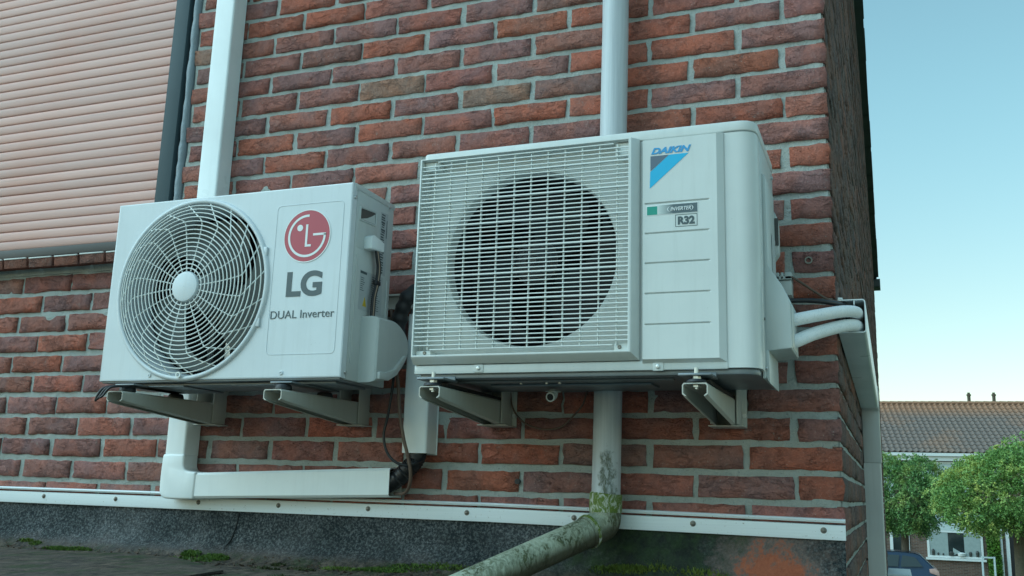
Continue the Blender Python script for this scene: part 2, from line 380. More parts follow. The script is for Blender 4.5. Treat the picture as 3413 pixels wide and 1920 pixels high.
def fillet(poly, rs, n=5):
    "round the corners of a 2-D polygon; rs one radius or one per corner"
    out_ = []; N = len(poly)
    for i, p in enumerate(poly):
        r = rs[i] if isinstance(rs, (list, tuple)) else rs
        if r <= 0: out_.append(tuple(p)); continue
        p = Vector(p); a = (Vector(poly[i - 1]) - p); b = (Vector(poly[(i + 1) % N]) - p)
        d = min(r, a.length * .49, b.length * .49); A = p + a.normalized() * d; Bq = p + b.normalized() * d
        for k in range(n + 1):
            t = k / n; q = A * (1 - t) ** 2 + p * 2 * t * (1 - t) + Bq * t * t; out_.append((q.x, q.y))
    return out_

ORG = {}
def tag(o, label=None, cat=None, group=None, kind=None):
    for k, v in (('label', label), ('category', cat), ('group', group), ('kind', kind)):
        if v: o[k] = v
    return o
def thing(name, loc, label, cat, group=None):
    o = bpy.data.objects.new(name, None); COL.objects.link(o); o.empty_display_size = .05
    o.location = (loc[0], loc[1], loc[2] + ZO); ORG[o] = Vector(loc); return tag(o, label, cat, group)
def obj(name, mb, mat, parent=None, loc=(0, 0, 0), **kw):
    "one mesh object; the builder's coordinates are scene coordinates"
    org = ORG[parent] if parent else Vector(loc)
    me = mb.mesh(name, org, **kw) if isinstance(mb, MB) else mb
    me.materials.clear(); me.materials.append(mat)
    o = bpy.data.objects.new(name, me); COL.objects.link(o); ORG[o] = org
    if parent: o.parent = parent
    else: o.location = (org[0], org[1], org[2] + ZO)
    return o
def struct(name, mb, mat, **kw): return tag(obj(name, mb, mat, **kw), kind='structure')

def text_mb(body, size, x, z, y, sx=1.0, shear=0.0, weight=0.0, depth=.0004, align='LEFT'):
    cu = bpy.data.curves.new('lettering', 'FONT'); cu.body = body; cu.size = size; cu.shear = shear; cu.offset = weight; cu.extrude = depth; cu.align_x = align
    cu.resolution_u = 6
    o = bpy.data.objects.new('lettering', cu); COL.objects.link(o)
    dg = bpy.context.evaluated_depsgraph_get(); me = bpy.data.meshes.new_from_object(o.evaluated_get(dg))
    mb = MB(); mb.add([(x + v.co.x * sx, y - v.co.z, z + v.co.y) for v in me.vertices], [tuple(p.vertices) for p in me.polygons])
    bpy.data.objects.remove(o); bpy.data.curves.remove(cu); bpy.data.meshes.remove(me)
    return mb
def text_fit(body, x0, x1, z0, z1, y, shear=0.0, weight=0.0):
    "lettering fitted to a box"
    mb = text_mb(body, .1, 0, 0, 0, 1, shear, weight)
    xs = [v[0] for v in mb.v]; zs = [v[2] for v in mb.v]; a, b, c, d = min(xs), max(xs), min(zs), max(zs)
    mb.v = [(x0 + (v[0] - a) / (b - a) * (x1 - x0), y + v[1], z0 + (v[2] - c) / (d - c) * (z1 - z0)) for v in mb.v]
    return mb

# ------------------------------------------------------------------ ground and street
GZ = -ZO
def sheet(x0, x1, y0, y1, z): return MB().box(x0, x1, y0, y1, z - .3, z)
struct('ground', sheet(-600, 600, -300, 900, GZ - .012), M['grass'])
struct('bounce_patio', sheet(-25, 20, -30, -.0, GZ - .004), M['paving'])  # pale paving out of view, added to bounce light onto the lower wall
struct('road', sheet(-80, 90, 33.2, 39.2, GZ - .004), M['asphalt'])
struct('pavement', sheet(-80, 90, 39.35, 43.0, GZ + .1), M['paving'])
struct('kerb', MB().box(-80, 90, 39.2, 39.35, GZ - .3, GZ + .11), M['extw'])

# ------------------------------------------------------------------ the brick house
H = .0625
house = thing('brick_house', (-1.5, 0, GZ), 'red brick house wall carrying two white air conditioner units', 'house')
RIDGE_Y, EAVE_Z, SLOPE = 5.25, 1.72, .212
DEEP = 10.5
def gable_z(y): return EAVE_Z + SLOPE * min(y, DEEP - y)
WX, WZ0, WZ1 = -1.848, -.50, 1.0          # right edge, bottom, top of the shutter opening
rec = .0125
wm = MB()
wm.box(WX, -rec - .15, rec, .12, GZ, EAVE_Z)
wm.box(-7, WX, rec, .12, GZ, WZ0)
wm.box(-7, WX, rec, .12, WZ1, EAVE_Z)
wm.box(-7, -3.3, rec, .12, WZ0, WZ1)
wm.prism([(rec, GZ), (DEEP, GZ), (DEEP, EAVE_Z), (RIDGE_Y, gable_z(RIDGE_Y)), (rec, EAVE_Z)], 'x', -rec - .15, -.0065)
wm.box(-7, -.16, DEEP - .12, DEEP, GZ, EAVE_Z)
obj('wall', wm, M['mortar'], house, smooth=False)
from mathutils import noise as mnoise
pm_ = MB(); NX, NZ = 250, 200
for jz in range(NZ + 1):
    for ix_ in range(NX + 1):
        x = -2.80 + (2.80 - .0095) * ix_ / NX; z = -1.25 + 1.87 * jz / NZ
        q = mnoise.noise(Vector((x * 26, 3.3, z * 26))) * .0026 + mnoise.noise(Vector((x * 70, 7.1, z * 70))) * .0016 + max(0, mnoise.noise(Vector((x * 11, 1.7, z * 15))) - .25) * .010
        pm_.v.append((x, .0072 - q, z))
pm_.f = [(j * (NX + 1) + i, j * (NX + 1) + i + 1, (j + 1) * (NX + 1) + i + 1, (j + 1) * (NX + 1) + i) for j in range(NZ) for i in range(NX)
         if not (pm_.v[j * (NX + 1) + i][0] < WX and pm_.v[j * (NX + 1) + i][2] > WZ0)]
obj('pointing', pm_, M['mortar'], house, angle=80)

EVEN = [0, -.1, -.315, -.525, -.732, -.938, -1.143, -1.347, -1.554, -1.75, -1.936, -2.137, -2.335, -2.53, -2.73, -2.93, -3.13, -3.33]
ODD = [0, -.203, -.419, -.632, -.841, -1.047, -1.252, -1.455, -1.655, -1.835, -2.035, -2.23, -2.43, -2.63, -2.83, -3.03, -3.23]
PAL = [((.42, .160, .118), 10), ((.385, .164, .132), 26), ((.36, .166, .142), 32), ((.335, .168, .150), 22), ((.32, .175, .150), 9)]
GABLE_SHADE_PAL = [((.24, .140, .115), 3), ((.20, .135, .118), 4), ((.17, .128, .115), 3)]      # gable side: its shade is put into darker, greyer brick colours
def brick_colour(r, pal=None):
    pal = pal or PAL
    c = r.choices([p[0] for p in pal], [p[1] for p in pal])[0]; k = r.uniform(.86, 1.12)
    return (c[0] * k * r.uniform(.95, 1.05), c[1] * k, c[2] * k * r.uniform(.95, 1.05), 1)
def brick_shape(L, Hh, r, nx=9, nz=3, simple_=False):
    "a hand-moulded brick face: unit length and height, depth in metres, ragged arrises"
    mb = MB(); ix, iz = .0026 / L, .0026 / Hh
    def jig(a): return r.uniform(-a, a)
    xs = [-.5 + ix + (1 - 2 * ix) * i / nx for i in range(nx + 1)]; zs = [-.5 + iz + (1 - 2 * iz) * j / nz for j in range(nz + 1)]
    tilt, twist = jig(.0012), jig(.0012)
    grid = []
    for j, z in enumerate(zs):
        for i, x in enumerate(xs):
            edge = i in (0, nx) or j in (0, nz)
            grid.append((x + jig(.0024) / L, jig(.0013) + tilt * x * 2 + twist * z * 2 + (.0006 if edge else -.0002), z + jig(.0015) / Hh))
    mb.v += grid
    W_ = nx + 1
    mb.f += [(j * W_ + i, j * W_ + i + 1, (j + 1) * W_ + i + 1, (j + 1) * W_ + i) for j in range(nz) for i in range(nx)]
    per = [i for i in range(nx + 1)] + [j * W_ + nx for j in range(1, nz + 1)] + [nz * W_ + i for i in range(nx - 1, -1, -1)] + [j * W_ for j in range(nz - 1, 0, -1)]
    b0 = len(mb.v)
    for k in per:
        x, y, z = grid[k]
        sx = -1 if k % W_ == 0 else (1 if k % W_ == nx else 0); sz = -1 if k < W_ else (1 if k >= nz * W_ else 0)
        mb.v.append((x + sx * (ix + jig(.0010) / L), .0036, z + sz * (iz + jig(.0014) / Hh)))
    b1 = len(mb.v)
    for k in range(len(per)): v = mb.v[b0 + k]; mb.v.append((v[0], .022, v[2]))
    n = len(per)
    for k in range(n):
        q = (k + 1) % n
        mb.f += [(per[k], b0 + k, b0 + q, per[q]), (b0 + k, b1 + k, b1 + q, b0 + q)]
    return mb
rb = random.Random(21)
STR = [brick_shape(.195, .051, rb) for _ in range(9)]; HED = [brick_shape(.092, .051, rb, 4) for _ in range(6)]
def finish(mb, name):
    me = mb.mesh(name, angle=32); me.materials.append(M['brick']); return me
STRM = [finish(m, 'brick_stretcher') for m in STR]; HEDM = [finish(m, 'brick_header') for m in HED]

def project(p):
    d = Vector(p) - Vector((0.0936238, -2.17475837, -1.11873)); z = d.dot(fw)
    return (512 + 954.8 * d.dot(right) / z, 288 - 954.8 * d.dot(up) / z, z) if z > .1 else (-999, -999, z)
cand = []                      # (size, face, centre, length, height, key)
def cover(x, y):               # what stands in front of the wall
    return (112 < x < 388 and 212 < y < 378) or (424 < x < 752 and 150 < y < 370)
for k in range(-26, 28):
    z1, z0 = -(k - 1) * H, -k * H
    if z1 > EAVE_Z + .01: continue
    J = EVEN if k % 2 == 0 else ODD
    rowj = rb.uniform(-.0012, .0012)
    for i in range(len(J) - 1):
        xr = J[i] - (.0064 if i else .003) + rb.uniform(-.003, .003) * (1 if i else 0); xl = J[i + 1] + .0064 + rb.uniform(-.003, .003)
        if z0 >= WZ0 - .01 and z1 < WZ1 + .02:
            if xr < WX: continue
            xl = max(xl, WX + rb.uniform(0, .004))
        if xr - xl < .025: continue
        h = H - .0130 + rb.uniform(-.0022, .0014); zc = (z0 + z1) / 2 + rowj + rb.uniform(-.001, .001)
        if k == 27: continue
        c = ((xl + xr) / 2, rb.uniform(-.0008, .0018), zc)
        px, py, d = project(c); w = 954.8 * (xr - xl) / d
        vis = -20 < px < 870 and -12 < py < 566 and not cover(px, py) and z0 > -1.19
        cand.append((w * h if vis else -1, 'f', c, xr - xl, h, (k, i)))
# gable side: bricks run along Y
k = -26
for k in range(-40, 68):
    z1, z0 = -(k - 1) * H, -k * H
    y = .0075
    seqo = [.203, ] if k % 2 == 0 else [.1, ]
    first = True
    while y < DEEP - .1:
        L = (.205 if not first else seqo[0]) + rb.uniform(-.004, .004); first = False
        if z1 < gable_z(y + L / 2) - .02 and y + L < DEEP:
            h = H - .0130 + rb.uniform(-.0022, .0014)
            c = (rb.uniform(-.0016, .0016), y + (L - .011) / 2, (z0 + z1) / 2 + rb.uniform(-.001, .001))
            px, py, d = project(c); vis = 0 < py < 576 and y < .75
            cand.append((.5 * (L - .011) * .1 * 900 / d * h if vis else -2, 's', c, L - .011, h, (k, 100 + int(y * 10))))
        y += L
cand.sort(key=lambda t: -t[0])
OVR = {
(-1, 5): 'o', (3, 3): 'o', (3, 2): 'o', (-1, 2): 'o', (-3, 7): 'o', (-2, 9): 'o', (-1, 2): 'o', (1, 1): 'o', (1, 2): 'o', (2, 2): 'o', (3, 5): 'o', (4, 7): 'o', (5, 6): 'o', (2, 6): 'o', (6, 0): 'o', (6, 1): 'o', (11, 0): 'o', (17, 3): 'o', (17, 0): 'o', (18, 0): 'o', (10, 12): 'o', (12, 11): 'o', (-3, 6): 'o', (-4, 7): 'o', (17, 9): 'o', (17, 4): 'o',
(-2, 6): 'd', (1, 6): 'd', (3, 6): 'd', (-2, 4): 'd', (4, 3): 'd', (3, 0): 'd', (5, 0): 'd', (-4, 8): 'd', (-1, 7): 'd', (0, 7): 'd', (2, 5): 'd', (0, 5): 'd', (0, 1): 'd', (12, 12): 'd', (14, 10): 'd', (16, 9): 'd', (5, 6): 'd', (7, 0): 'd', (1, 7): 'd', (2, 8): 'd',
(2, 4): 't', (-2, 9): 't', (1, 5): 't',
}
TONE = dict(o=(.44, .158, .112), d=(.345, .168, .150), t=(.345, .205, .155))      # bricks whose colour stands out in the wall
rest = MB()
rest_parts = []
for n_, (area, face, c, L, h, key) in enumerate(cand):
    r = random.Random(key[0] * 977 + key[1] * 31 + 5)
    colr = brick_colour(r, GABLE_SHADE_PAL if face == 's' else PAL)
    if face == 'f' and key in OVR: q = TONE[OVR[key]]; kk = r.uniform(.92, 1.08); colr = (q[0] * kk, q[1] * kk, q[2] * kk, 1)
    long_ = L > .13
    if n_ < 300 and area > 0:
        me = r.choice(STRM if long_ else HEDM)
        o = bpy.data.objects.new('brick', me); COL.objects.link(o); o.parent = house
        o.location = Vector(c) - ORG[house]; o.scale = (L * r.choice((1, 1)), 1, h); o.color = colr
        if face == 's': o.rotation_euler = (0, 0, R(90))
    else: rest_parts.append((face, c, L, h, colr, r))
# the bricks out of sight and far along the gable, joined; their colours in a face attribute
def join_bricks(parts, name):
    V, F, C = [], [], []
    for face, c, L, h, colr, r in parts:
        near = (face == 'f') or c[1] < 2.5
        src = r.choice(STR if L > .13 else HED) if near else None
        o = len(V)
        if src:
            for x, y, z in src.v:
                X, Y, Z = x * L, y, z * h
                if face == 's': X, Y = -Y, X
                V.append((c[0] + X, c[1] + Y, c[2] + Z))
            F += [tuple(i + o for i in f) for f in src.f]; C += [colr] * len(src.f)
        else:
            a = r.uniform(-.0015, .0015)
            for yy, zz in ((-.5, -.5), (.5, -.5), (.5, .5), (-.5, .5)):
                V.append((c[0] + a, c[1] + yy * (L - .006), c[2] + zz * (h - .006)))
            for yy, zz in ((-.5, -.5), (.5, -.5), (.5, .5), (-.5, .5)):
                V.append((c[0] - .02, c[1] + yy * L, c[2] + zz * h))
            F += [(o, o + 1, o + 2, o + 3)] + [(o + i, o + 4 + i, o + 4 + (i + 1) % 4, o + (i + 1) % 4) for i in range(4)]; C += [colr] * 5
    me = bpy.data.meshes.new(name); org = ORG[house]
    me.from_pydata([(v[0] - org[0], v[1] - org[1], v[2] - org[2]) for v in V], [], F)
    at = me.attributes.new('tone', 'FLOAT_COLOR', 'FACE'); at.data.foreach_set('color', [x for c in C for x in c])
    return me
mb2 = M['brick'].copy(); mb2.name = 'brick_joined'
oi = [n for n in mb2.node_tree.nodes if n.type == 'OBJECT_INFO']
att = mb2.node_tree.nodes.new('ShaderNodeAttribute'); att.attribute_name = 'tone'
for n in oi:
    for l in list(n.outputs['Color'].links): mb2.node_tree.links.new(att.outputs['Color'], l.to_socket)
me = join_bricks(rest_parts, 'brickwork'); me.materials.append(mb2)
o = bpy.data.objects.new('brickwork', me); COL.objects.link(o); o.parent = house; o['kind'] = 'stuff'

# gable verge: overlapping edge tiles down to the eave at the back, gutter stub below
rf = MB()
rf.prism([(-.30, EAVE_Z - .05), (RIDGE_Y, gable_z(RIDGE_Y) + .015), (DEEP + .3, EAVE_Z - .05), (DEEP + .3, EAVE_Z + .03), (RIDGE_Y, gable_z(RIDGE_Y) + .1), (-.30, EAVE_Z + .03)], 'x', -7, .035)
obj('roof', rf, M['verge'], house, smooth=False)
vt = MB().prism([(-.15, -.02), (.17, -.02), (.17, .055), (-.15, .085)], 'x', -.06, .012)
vme = vt.mesh('verge_tile', smooth=False); vme.materials.append(M['verge'])
ny = int((DEEP + .5) / .28)
for i in range(ny):
    y = -.2 + i * .28; zz = gable_z(max(0, min(DEEP, y))) + .02 + (0 if 0 < y < DEEP else -.05)
    o = bpy.data.objects.new('verge_tile', vme); COL.objects.link(o); o.parent = house
    o.location = Vector((.045 + rnd.uniform(0, .006), y, zz)) - ORG[house]; o.rotation_euler = (math.atan(SLOPE) * (1 if y < RIDGE_Y else -1), 0, 0)
gm = MB(); gm.prism(fillet([(DEEP + .05, EAVE_Z - .16), (DEEP + .3, EAVE_Z - .16), (DEEP + .3, EAVE_Z - .05), (DEEP + .05, EAVE_Z - .05)], .02), 'x', -7, .075)
obj('gutter', gm, M['verge'], house)

# roller shutter in the window opening
sh = MB(); sh.box(-3.3, WX - .002, .075, .10, WZ0, WZ1)
shutter = obj('roller_shutter', sh, M['gap'], house, smooth=False)
pitch = .0314
prof = [(.024, 0), (.0185, .0006), (.0172, .003), (.0162, .008), (.0156, .014), (.0156, .020), (.0164, .0265), (.0178, .0294), (.024, .0301)]
sm = MB(); pr = [(y, z) for y, z in prof] + [(.030, .0301), (.030, 0)]
sm.prism(pr, 'x', -3.28, -1.934); sme = sm.mesh('slat', ORG[house], angle=60); sme.materials.append(M['slat'])
for i in range(44):
    z = -.4065 + i * pitch
    if z > .98: break
    o = bpy.data.objects.new('slat', sme); COL.objects.link(o); o.parent = shutter; o.location = (rnd.uniform(-.0006, .0006), rnd.uniform(-.0008, .0008), z)
obj('bottom_bar', MB().box(-3.28, -1.934, .006, .034, -.4375, -.4085), M['barg'], shutter, bevel=.003)
obj('guide_rail', MB().box(-1.9365, -1.883, -.004, .05, -.452, WZ1), M['rail'], shutter, bevel=.002)
sl = MB(); rings = []
zz = WZ0 + .04
while zz < WZ1:
    w = rnd.uniform(-.002, .0015); q = rnd.uniform(-.0012, .0012)
    rings.append([(-1.868 + w, .012, zz), (-1.866 + w, -.002 + q, zz), (-1.858, -.006 + q, zz), (-1.848 - w * .8, -.0015, zz), (-1.846, .012, zz)]); zz += .022
sl.loft(rings, True, True)
obj('sealant', sl, M['sealant'], house, angle=80)
ws = MB().box(-3.3, -1.8, .002, .09, -.5, -.47)
sill = obj('window_sill', ws, M['mortar'], house, smooth=False)
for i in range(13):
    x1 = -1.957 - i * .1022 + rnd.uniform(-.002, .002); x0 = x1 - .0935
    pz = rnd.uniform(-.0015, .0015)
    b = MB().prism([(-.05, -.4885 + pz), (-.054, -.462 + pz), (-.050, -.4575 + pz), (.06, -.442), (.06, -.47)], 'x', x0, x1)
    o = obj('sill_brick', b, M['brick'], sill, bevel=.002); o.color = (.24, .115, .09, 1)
    obj('lit_edge', MB().box(x0 + .001, x1 - .001, -.0562, -.049, -.4612 + pz, -.4568 + pz), M['ductg'], sill, bevel=.001)  # pale strip added to show the lit top edge of the sill brick
# little fixings left in the brickwork
pg = MB(); pg.lathe_y(-.0567, -.5926, [(.0085, .004), (.0085, -.0022), (.0055, -.0022), (.0045, .012)], 20)
obj('wall_plug', pg, M['brass'], house)
obj('wall_plug', MB().cyl((-.741, -1.0955), .0065, 'y', -.0016, .01, 14), M['rubber'], house)

# white strip that clamps the roof felt to the wall
fl = thing('felt_clamping_strip', (-1.2, -.006, -1.172), 'long white aluminium strip screwed along the foot of the brick wall', 'trim')
XS = [-3.3, -2.38, -.81, -.0015]; ZT = [-1.1515, -1.1502, -1.1480, -1.1562]; ZB = [-1.195, -1.1945, -1.1918, -1.1988]
m1, m2 = MB(), MB()
m1.loft([[(x, 0, b), (x, -.011, b), (x, -.0125, b + .004), (x, -.0115, t - .0125), (x, -.0045, t - .0115), (x, 0, t - .0115)] for x, t, b in zip(XS, ZT, ZB)])
m2.loft([[(x, 0, t - .0062), (x, -.013, t - .0072), (x, -.0155, t - .003), (x, -.012, t), (x, 0, t + .001)] for x, t, b in zip(XS, ZT, ZB)])
obj('strip', m1, M['alu'], fl); obj('lip', m2, M['alu'], fl)
for x, z in [(-2.2151, -1.1736), (-1.947, -1.1733), (-1.66, -1.1733), (-1.4029, -1.1732), (-1.1358, -1.1725), (-.8644, -1.1724), (-.5937, -1.1744), (-.3193, -1.1765), (-.045, -1.1795), (-2.49, -1.174)]:
    s1 = MB().lathe_y(x, z, [(.0001, -.0172), (.0026, -.0168), (.0044, -.0150), (.0048, -.0128), (.0064, -.0126), (.0066, -.0118), (.0066, -.008)], 16)
    obj('screw', s1, M['screw'], fl)

# flat roof with its felt upstand
RZ = -1.318
up_ = MB(); XR = [-6 + i * .1 for i in range(60)] + [-.003]
def upp(x):
    j = math.sin(x * 3.1) * .006 + math.sin(x * 7.7 + 1) * .003
    return [(x, -.0035, -1.166), (x, -.0045, -1.20), (x, -.010 + j * .2, -1.24), (x, -.020 + j * .5, -1.272 + j * .4), (x, -.040 + j, -1.294 + j * .3), (x, -.075 + j, RZ + .006), (x, -.13, RZ), (x, -.5, RZ + .003), (x, -1.4, RZ + .004), (x, -1.4, RZ - .25), (x, -.001, RZ - .25)]
up_.loft([upp(x) for x in XR])
struct('flat_roof', up_, M['bitumen'])
ext = thing('extension', (-3, -.7, GZ), 'grey rendered extension wall carrying the bitumen flat roof', 'building')
obj('wall', MB().box(-5.95, -.06, -1.36, -.002, GZ, RZ - .26), M['extw'], ext, smooth=False)
# felt overlaps and the split in the upstand
fs = MB(); pts = [(-2.6, -.20), (-2.192, -.165), (-1.99, -.13), (-1.79, -.105)]
fs.prism([(-2.9, -.9), (-1.2, -.9), (-1.3, -.35), (-1.62, -.13), (-1.79, -.115), (-1.99, -.16), (-2.192, -.20), (-2.6, -.24), (-2.9, -.26)], 'z', RZ + .004, RZ + .009)
tag(obj('felt_sheet', fs, M['bitumen'], loc=(-2, -.5, RZ)), 'dark bitumen felt sheet lapped over the flat roof', 'roof felt')
ck = MB(); pc = [(-1.5295, -.0052, -1.196), (-1.531, -.0078, -1.222), (-1.536, -.0105, -1.246), (-1.5385, -.0185, -1.266), (-1.547, -.0345, -1.289)]
ck.tube(pc, lambda t: .0028 - .0012 * t + .0006 * math.sin(t * 17), 6)
ck.v = [(x, y + .0012, z) for x, y, z in ck.v]
tag(obj('felt_seam', ck, M['gap'], loc=(-1.53, -.005, -1.24)), 'dark split seam running down the grey felt upstand', 'seam')

def moss_clump(mb, cx, cy, cz, rx, ry, n, h=.008, r=rnd):
    h *= 1.3; n = int(n * 1.15)
    for _ in range(n):
        a = r.uniform(0, 6.283); q = math.sqrt(r.random()); x, y = cx + rx * q * math.cos(a), cy + ry * q * math.sin(a)
        hh = h * r.uniform(.5, 1.2) * (1.1 - q * .6); w = r.uniform(.0014, .003); t = r.uniform(0, 6.283); l = r.uniform(0, .006); u = r.uniform(0, 6.283)
        dx, dy = w * math.cos(t), w * math.sin(t); tx, ty = l * math.cos(u), l * math.sin(u)
        z = cz(x, y) if callable(cz) else cz
        mb.add([(x - dx, y - dy, z - .001), (x + dx, y + dy, z - .001), (x + dx * .7 + tx, y + dy * .7 + ty, z + hh * .6), (x + tx * 1.5, y + ty * 1.5, z + hh)], [(0, 1, 2), (0, 2, 3)])
def surf(x, y):
    P = [(-.0045, -1.20), (-.010, -1.24), (-.020, -1.272), (-.040, -1.294), (-.075, RZ + .006), (-.13, RZ), (-1.4, RZ)]
    for (a, b), (c, d) in zip(P, P[1:]):
        if c <= y <= a: return b + (d - b) * (y - a) / (c - a)
    return RZ
def moss(name, label, spots, h=.008):
    mb = MB()
    for cx, cy, rx, ry, n in spots: moss_clump(mb, cx, cy, surf, rx, ry, n, h)
    tag(obj(name, mb, M['moss_dark' if 'dark' in name else 'moss'], loc=(spots[0][0], spots[0][1], RZ), smooth=False), label, 'moss', kind='stuff')
moss('moss', 'bright green moss patch at the left foot of the upstand', [(-2.06, -.085, .055, .014, 900), (-2.0, -.075, .05, .01, 300), (-2.17, -.06, .02, .01, 120), (-2.22, -.05, .03, .008, 90)])
moss('moss', 'dull green moss around the foot of the felt split', [(-1.545, -.075, .045, .02, 700), (-1.63, -.06, .03, .015, 260), (-1.60, -.11, .08, .02, 260)], .007)
moss('moss', 'moss and silt left of the slanting drainpipe', [(-1.05, -.085, .07, .02, 800), (-.98, -.06, .06, .015, 300), (-1.15, -.10, .06, .02, 200), (-.9, -.05, .07, .014, 260)], .006)
moss('moss', 'green moss tuft beneath the slanting drainpipe elbow', [(-.46, -.030, .05, .010, 700), (-.40, -.024, .05, .008, 200), (-.52, -.034, .03, .008, 200), (-.3, -.03, .06, .012, 220)], .009)
rr = random.Random(5)
moss('dark_moss', 'low dark moss tufts spread over the flat roof felt', [(rr.uniform(-2.55, -.85), -rr.uniform(.09, .62), rr.uniform(.012, .05), rr.uniform(.008, .02), rr.randint(40, 160)) for _ in range(45)], .007)
db = MB()
for _ in range(1500):
    x = rnd.uniform(-2.6, -.75); y = -rnd.choice((.05, .07, .09, .12, .16, .22)) - rnd.uniform(0, .04); z = surf(x, y); s_ = rnd.uniform(.0010, .0034) * (2.2 if rnd.random() < .08 else 1)
    db.add([(x + rnd.uniform(-s_, s_) * 1.6, y + rnd.uniform(-s_, s_), z + q) for q in (0, 0, s_ * .7, s_)], [(0, 1, 2), (0, 1, 3), (1, 2, 3), (0, 2, 3)])
tag(obj('roof_debris', db, M['debris'], loc=(-1.6, -.1, RZ), smooth=False), 'crumbs of silt and leaf litter scattered on the flat roof', 'debris', kind='stuff')
for (x, y, s_, lb) in ((-.905, -.075, .009, 'small brown leaf on the roof beside the drainpipe'), (-1.18, -.085, .007, 'tiny reddish leaf at the foot of the felt upstand')):
    lf = MB(); lf.loft([[(x - s_, y, surf(x, y) + .001), (x, y - s_ * .4, surf(x, y) + .005), (x + s_, y, surf(x, y) + .0015)], [(x - s_, y + .001, surf(x, y) + .002), (x, y + s_ * .5, surf(x, y) + .007), (x + s_, y + .001, surf(x, y) + .003)]], False, False)
    tag(obj('dead_leaf', lf, M['debris'], loc=(x, y, RZ)), lb, 'leaf', 'dead leaves on the flat roof')

# ------------------------------------------------------------------ cable ducts
def duct_z(x0, x1, d, z0, z1, r=.007, y0=0.0015): 
    return MB().prism(fillet([(x0, -y0), (x0, -d), (x1, -d), (x1, -y0)], [0, r, r, 0]), 'z', z0, z1)
def c_open(x0, x1, d, t=.0022, r=.007):
    o_ = fillet([(x0, -.0015), (x0, -d), (x1, -d), (x1, -.0015)], [0, r, r, 0]); i_ = fillet([(x1 - t, -.0035), (x1 - t, -d + t), (x0 + t, -d + t), (x0 + t, -.0035)], [0, r - t, r - t, 0])
    return o_ + i_
dl = thing('cable_duct', (-1.7, 0, -1.0), 'white plastic duct running down behind the left unit and along the wall foot', 'duct')
obj('vertical_duct', duct_z(-1.7345, -1.6655, .058, -.70, 1.1), M['duct'], dl)
obj('vertical_duct', duct_z(-1.751, -1.685, .058, -1.05, -.70), M['duct'], dl)
ep = fillet([(-1.7545, -1.047), (-1.7575, -1.108), (-1.7545, -1.166), (-1.70, -1.1665), (-1.6395, -1.1655), (-1.6385, -1.093), (-1.681, -1.0915), (-1.6825, -1.047)], [0, .06, .05, .02, 0, 0, .02, 0], 6)
obj('elbow', MB().prism(ep, 'y', -.0015, -.0615), M['duct'], dl, bevel=.006, seg=3)
hp = [(-1.6405, -1.1625), (-1.0555, -1.1415), (-1.0535, -1.0705), (-1.639, -1.0955)]
t_ = .0025
hd = MB()
prof_ = lambda x, zt, zb: [(x, -.0015, zt), (x, -.053, zt), (x, -.0585, zt - .006), (x, -.0585, zb + .006), (x, -.053, zb), (x, -.0015, zb), (x, -.0015, zb + t_), (x, -.053, zb + t_), (x, -.056, zb + .007), (x, -.056, zt - .007), (x, -.053, zt - t_), (x, -.0015, zt - t_)]
hd.loft([prof_(-1.6405, -1.0955, -1.1625), prof_(-1.0555, -1.0712, -1.1420)])
obj('horizontal_duct', hd, M['duct'], dl, angle=25)
obj('back_plate', MB().add([(-1.05, -.0012, -1.074), (-1.05, -.0012, -1.143), (-1.64, -.0012, -1.163), (-1.64, -.0012, -1.097), (-1.05, -.003, -1.074), (-1.05, -.003, -1.143), (-1.64, -.003, -1.163), (-1.64, -.003, -1.097)], [(0, 1, 2, 3), (7, 6, 5, 4), (0, 4, 5, 1), (1, 5, 6, 2), (2, 6, 7, 3), (3, 7, 4, 0)]), M['ductg'], dl)
dm = thing('cable_duct', (-.99, 0, -.85), 'short white plastic duct standing between the two units, open below', 'duct')
obj('vertical_duct', MB().prism(c_open(-1.026, -.9585, .0595), 'z', -1.0345, -.688), M['duct'], dm, angle=25)
obj('back_plate', MB().box(-1.0285, -.9560, -.0032, -.001, -1.037, -.69), M['duct'], dm)

# right-hand duct on the gable side
dr = thing('cable_duct', (.03, .8, -.9), 'grey-white duct turning down the gable beyond the white hoses', 'duct')
def cx_open(zt, zb, w, y, t=.0024, r=.008):
    o_ = fillet([(.0015, zt), (w, zt), (w, zb), (.0015, zb)], [0, r, r, 0]); i_ = fillet([(.0015, zb + t), (w - t, zb + t), (w - t, zt - t), (.0015, zt - t)], [0, r - t, r - t, 0])
    return [(a, y, b) for a, b in o_ + i_]
YE = 1.55
hd = MB(); hd.loft([cx_open(-.688, -.762, .0585, -.012), cx_open(-.705, -.785, .0600, YE)])
obj('horizontal_duct', hd, M['duct'], dr, angle=25)
obj('clip', MB().box(.002, .012, -.012, .02, -.6895, -.683), M['duct'], dr, bevel=.001)
obj('clip', MB().box(.034, .0365, -.011, .2, -.700, -.690), M['duct'], dr)
el = fillet([(YE - .02, -.703), (YE + .092, -.703), (YE + .092, -.98), (YE + .012, -.98), (YE + .012, -.788), (YE - .02, -.788)], [0, .05, 0, 0, .02, 0], 6)
obj('elbow', MB().prism(el, 'x', .0015, .0625), M['ductg'], dr, bevel=.005, seg=2)
obj('vertical_duct', MB().prism(fillet([(.0015, YE + .012), (.060, YE + .012), (.060, YE + .09), (.0015, YE + .09)], [0, .007, .007, 0]), 'z', GZ + .3, -.98), M['ductg'], dr)

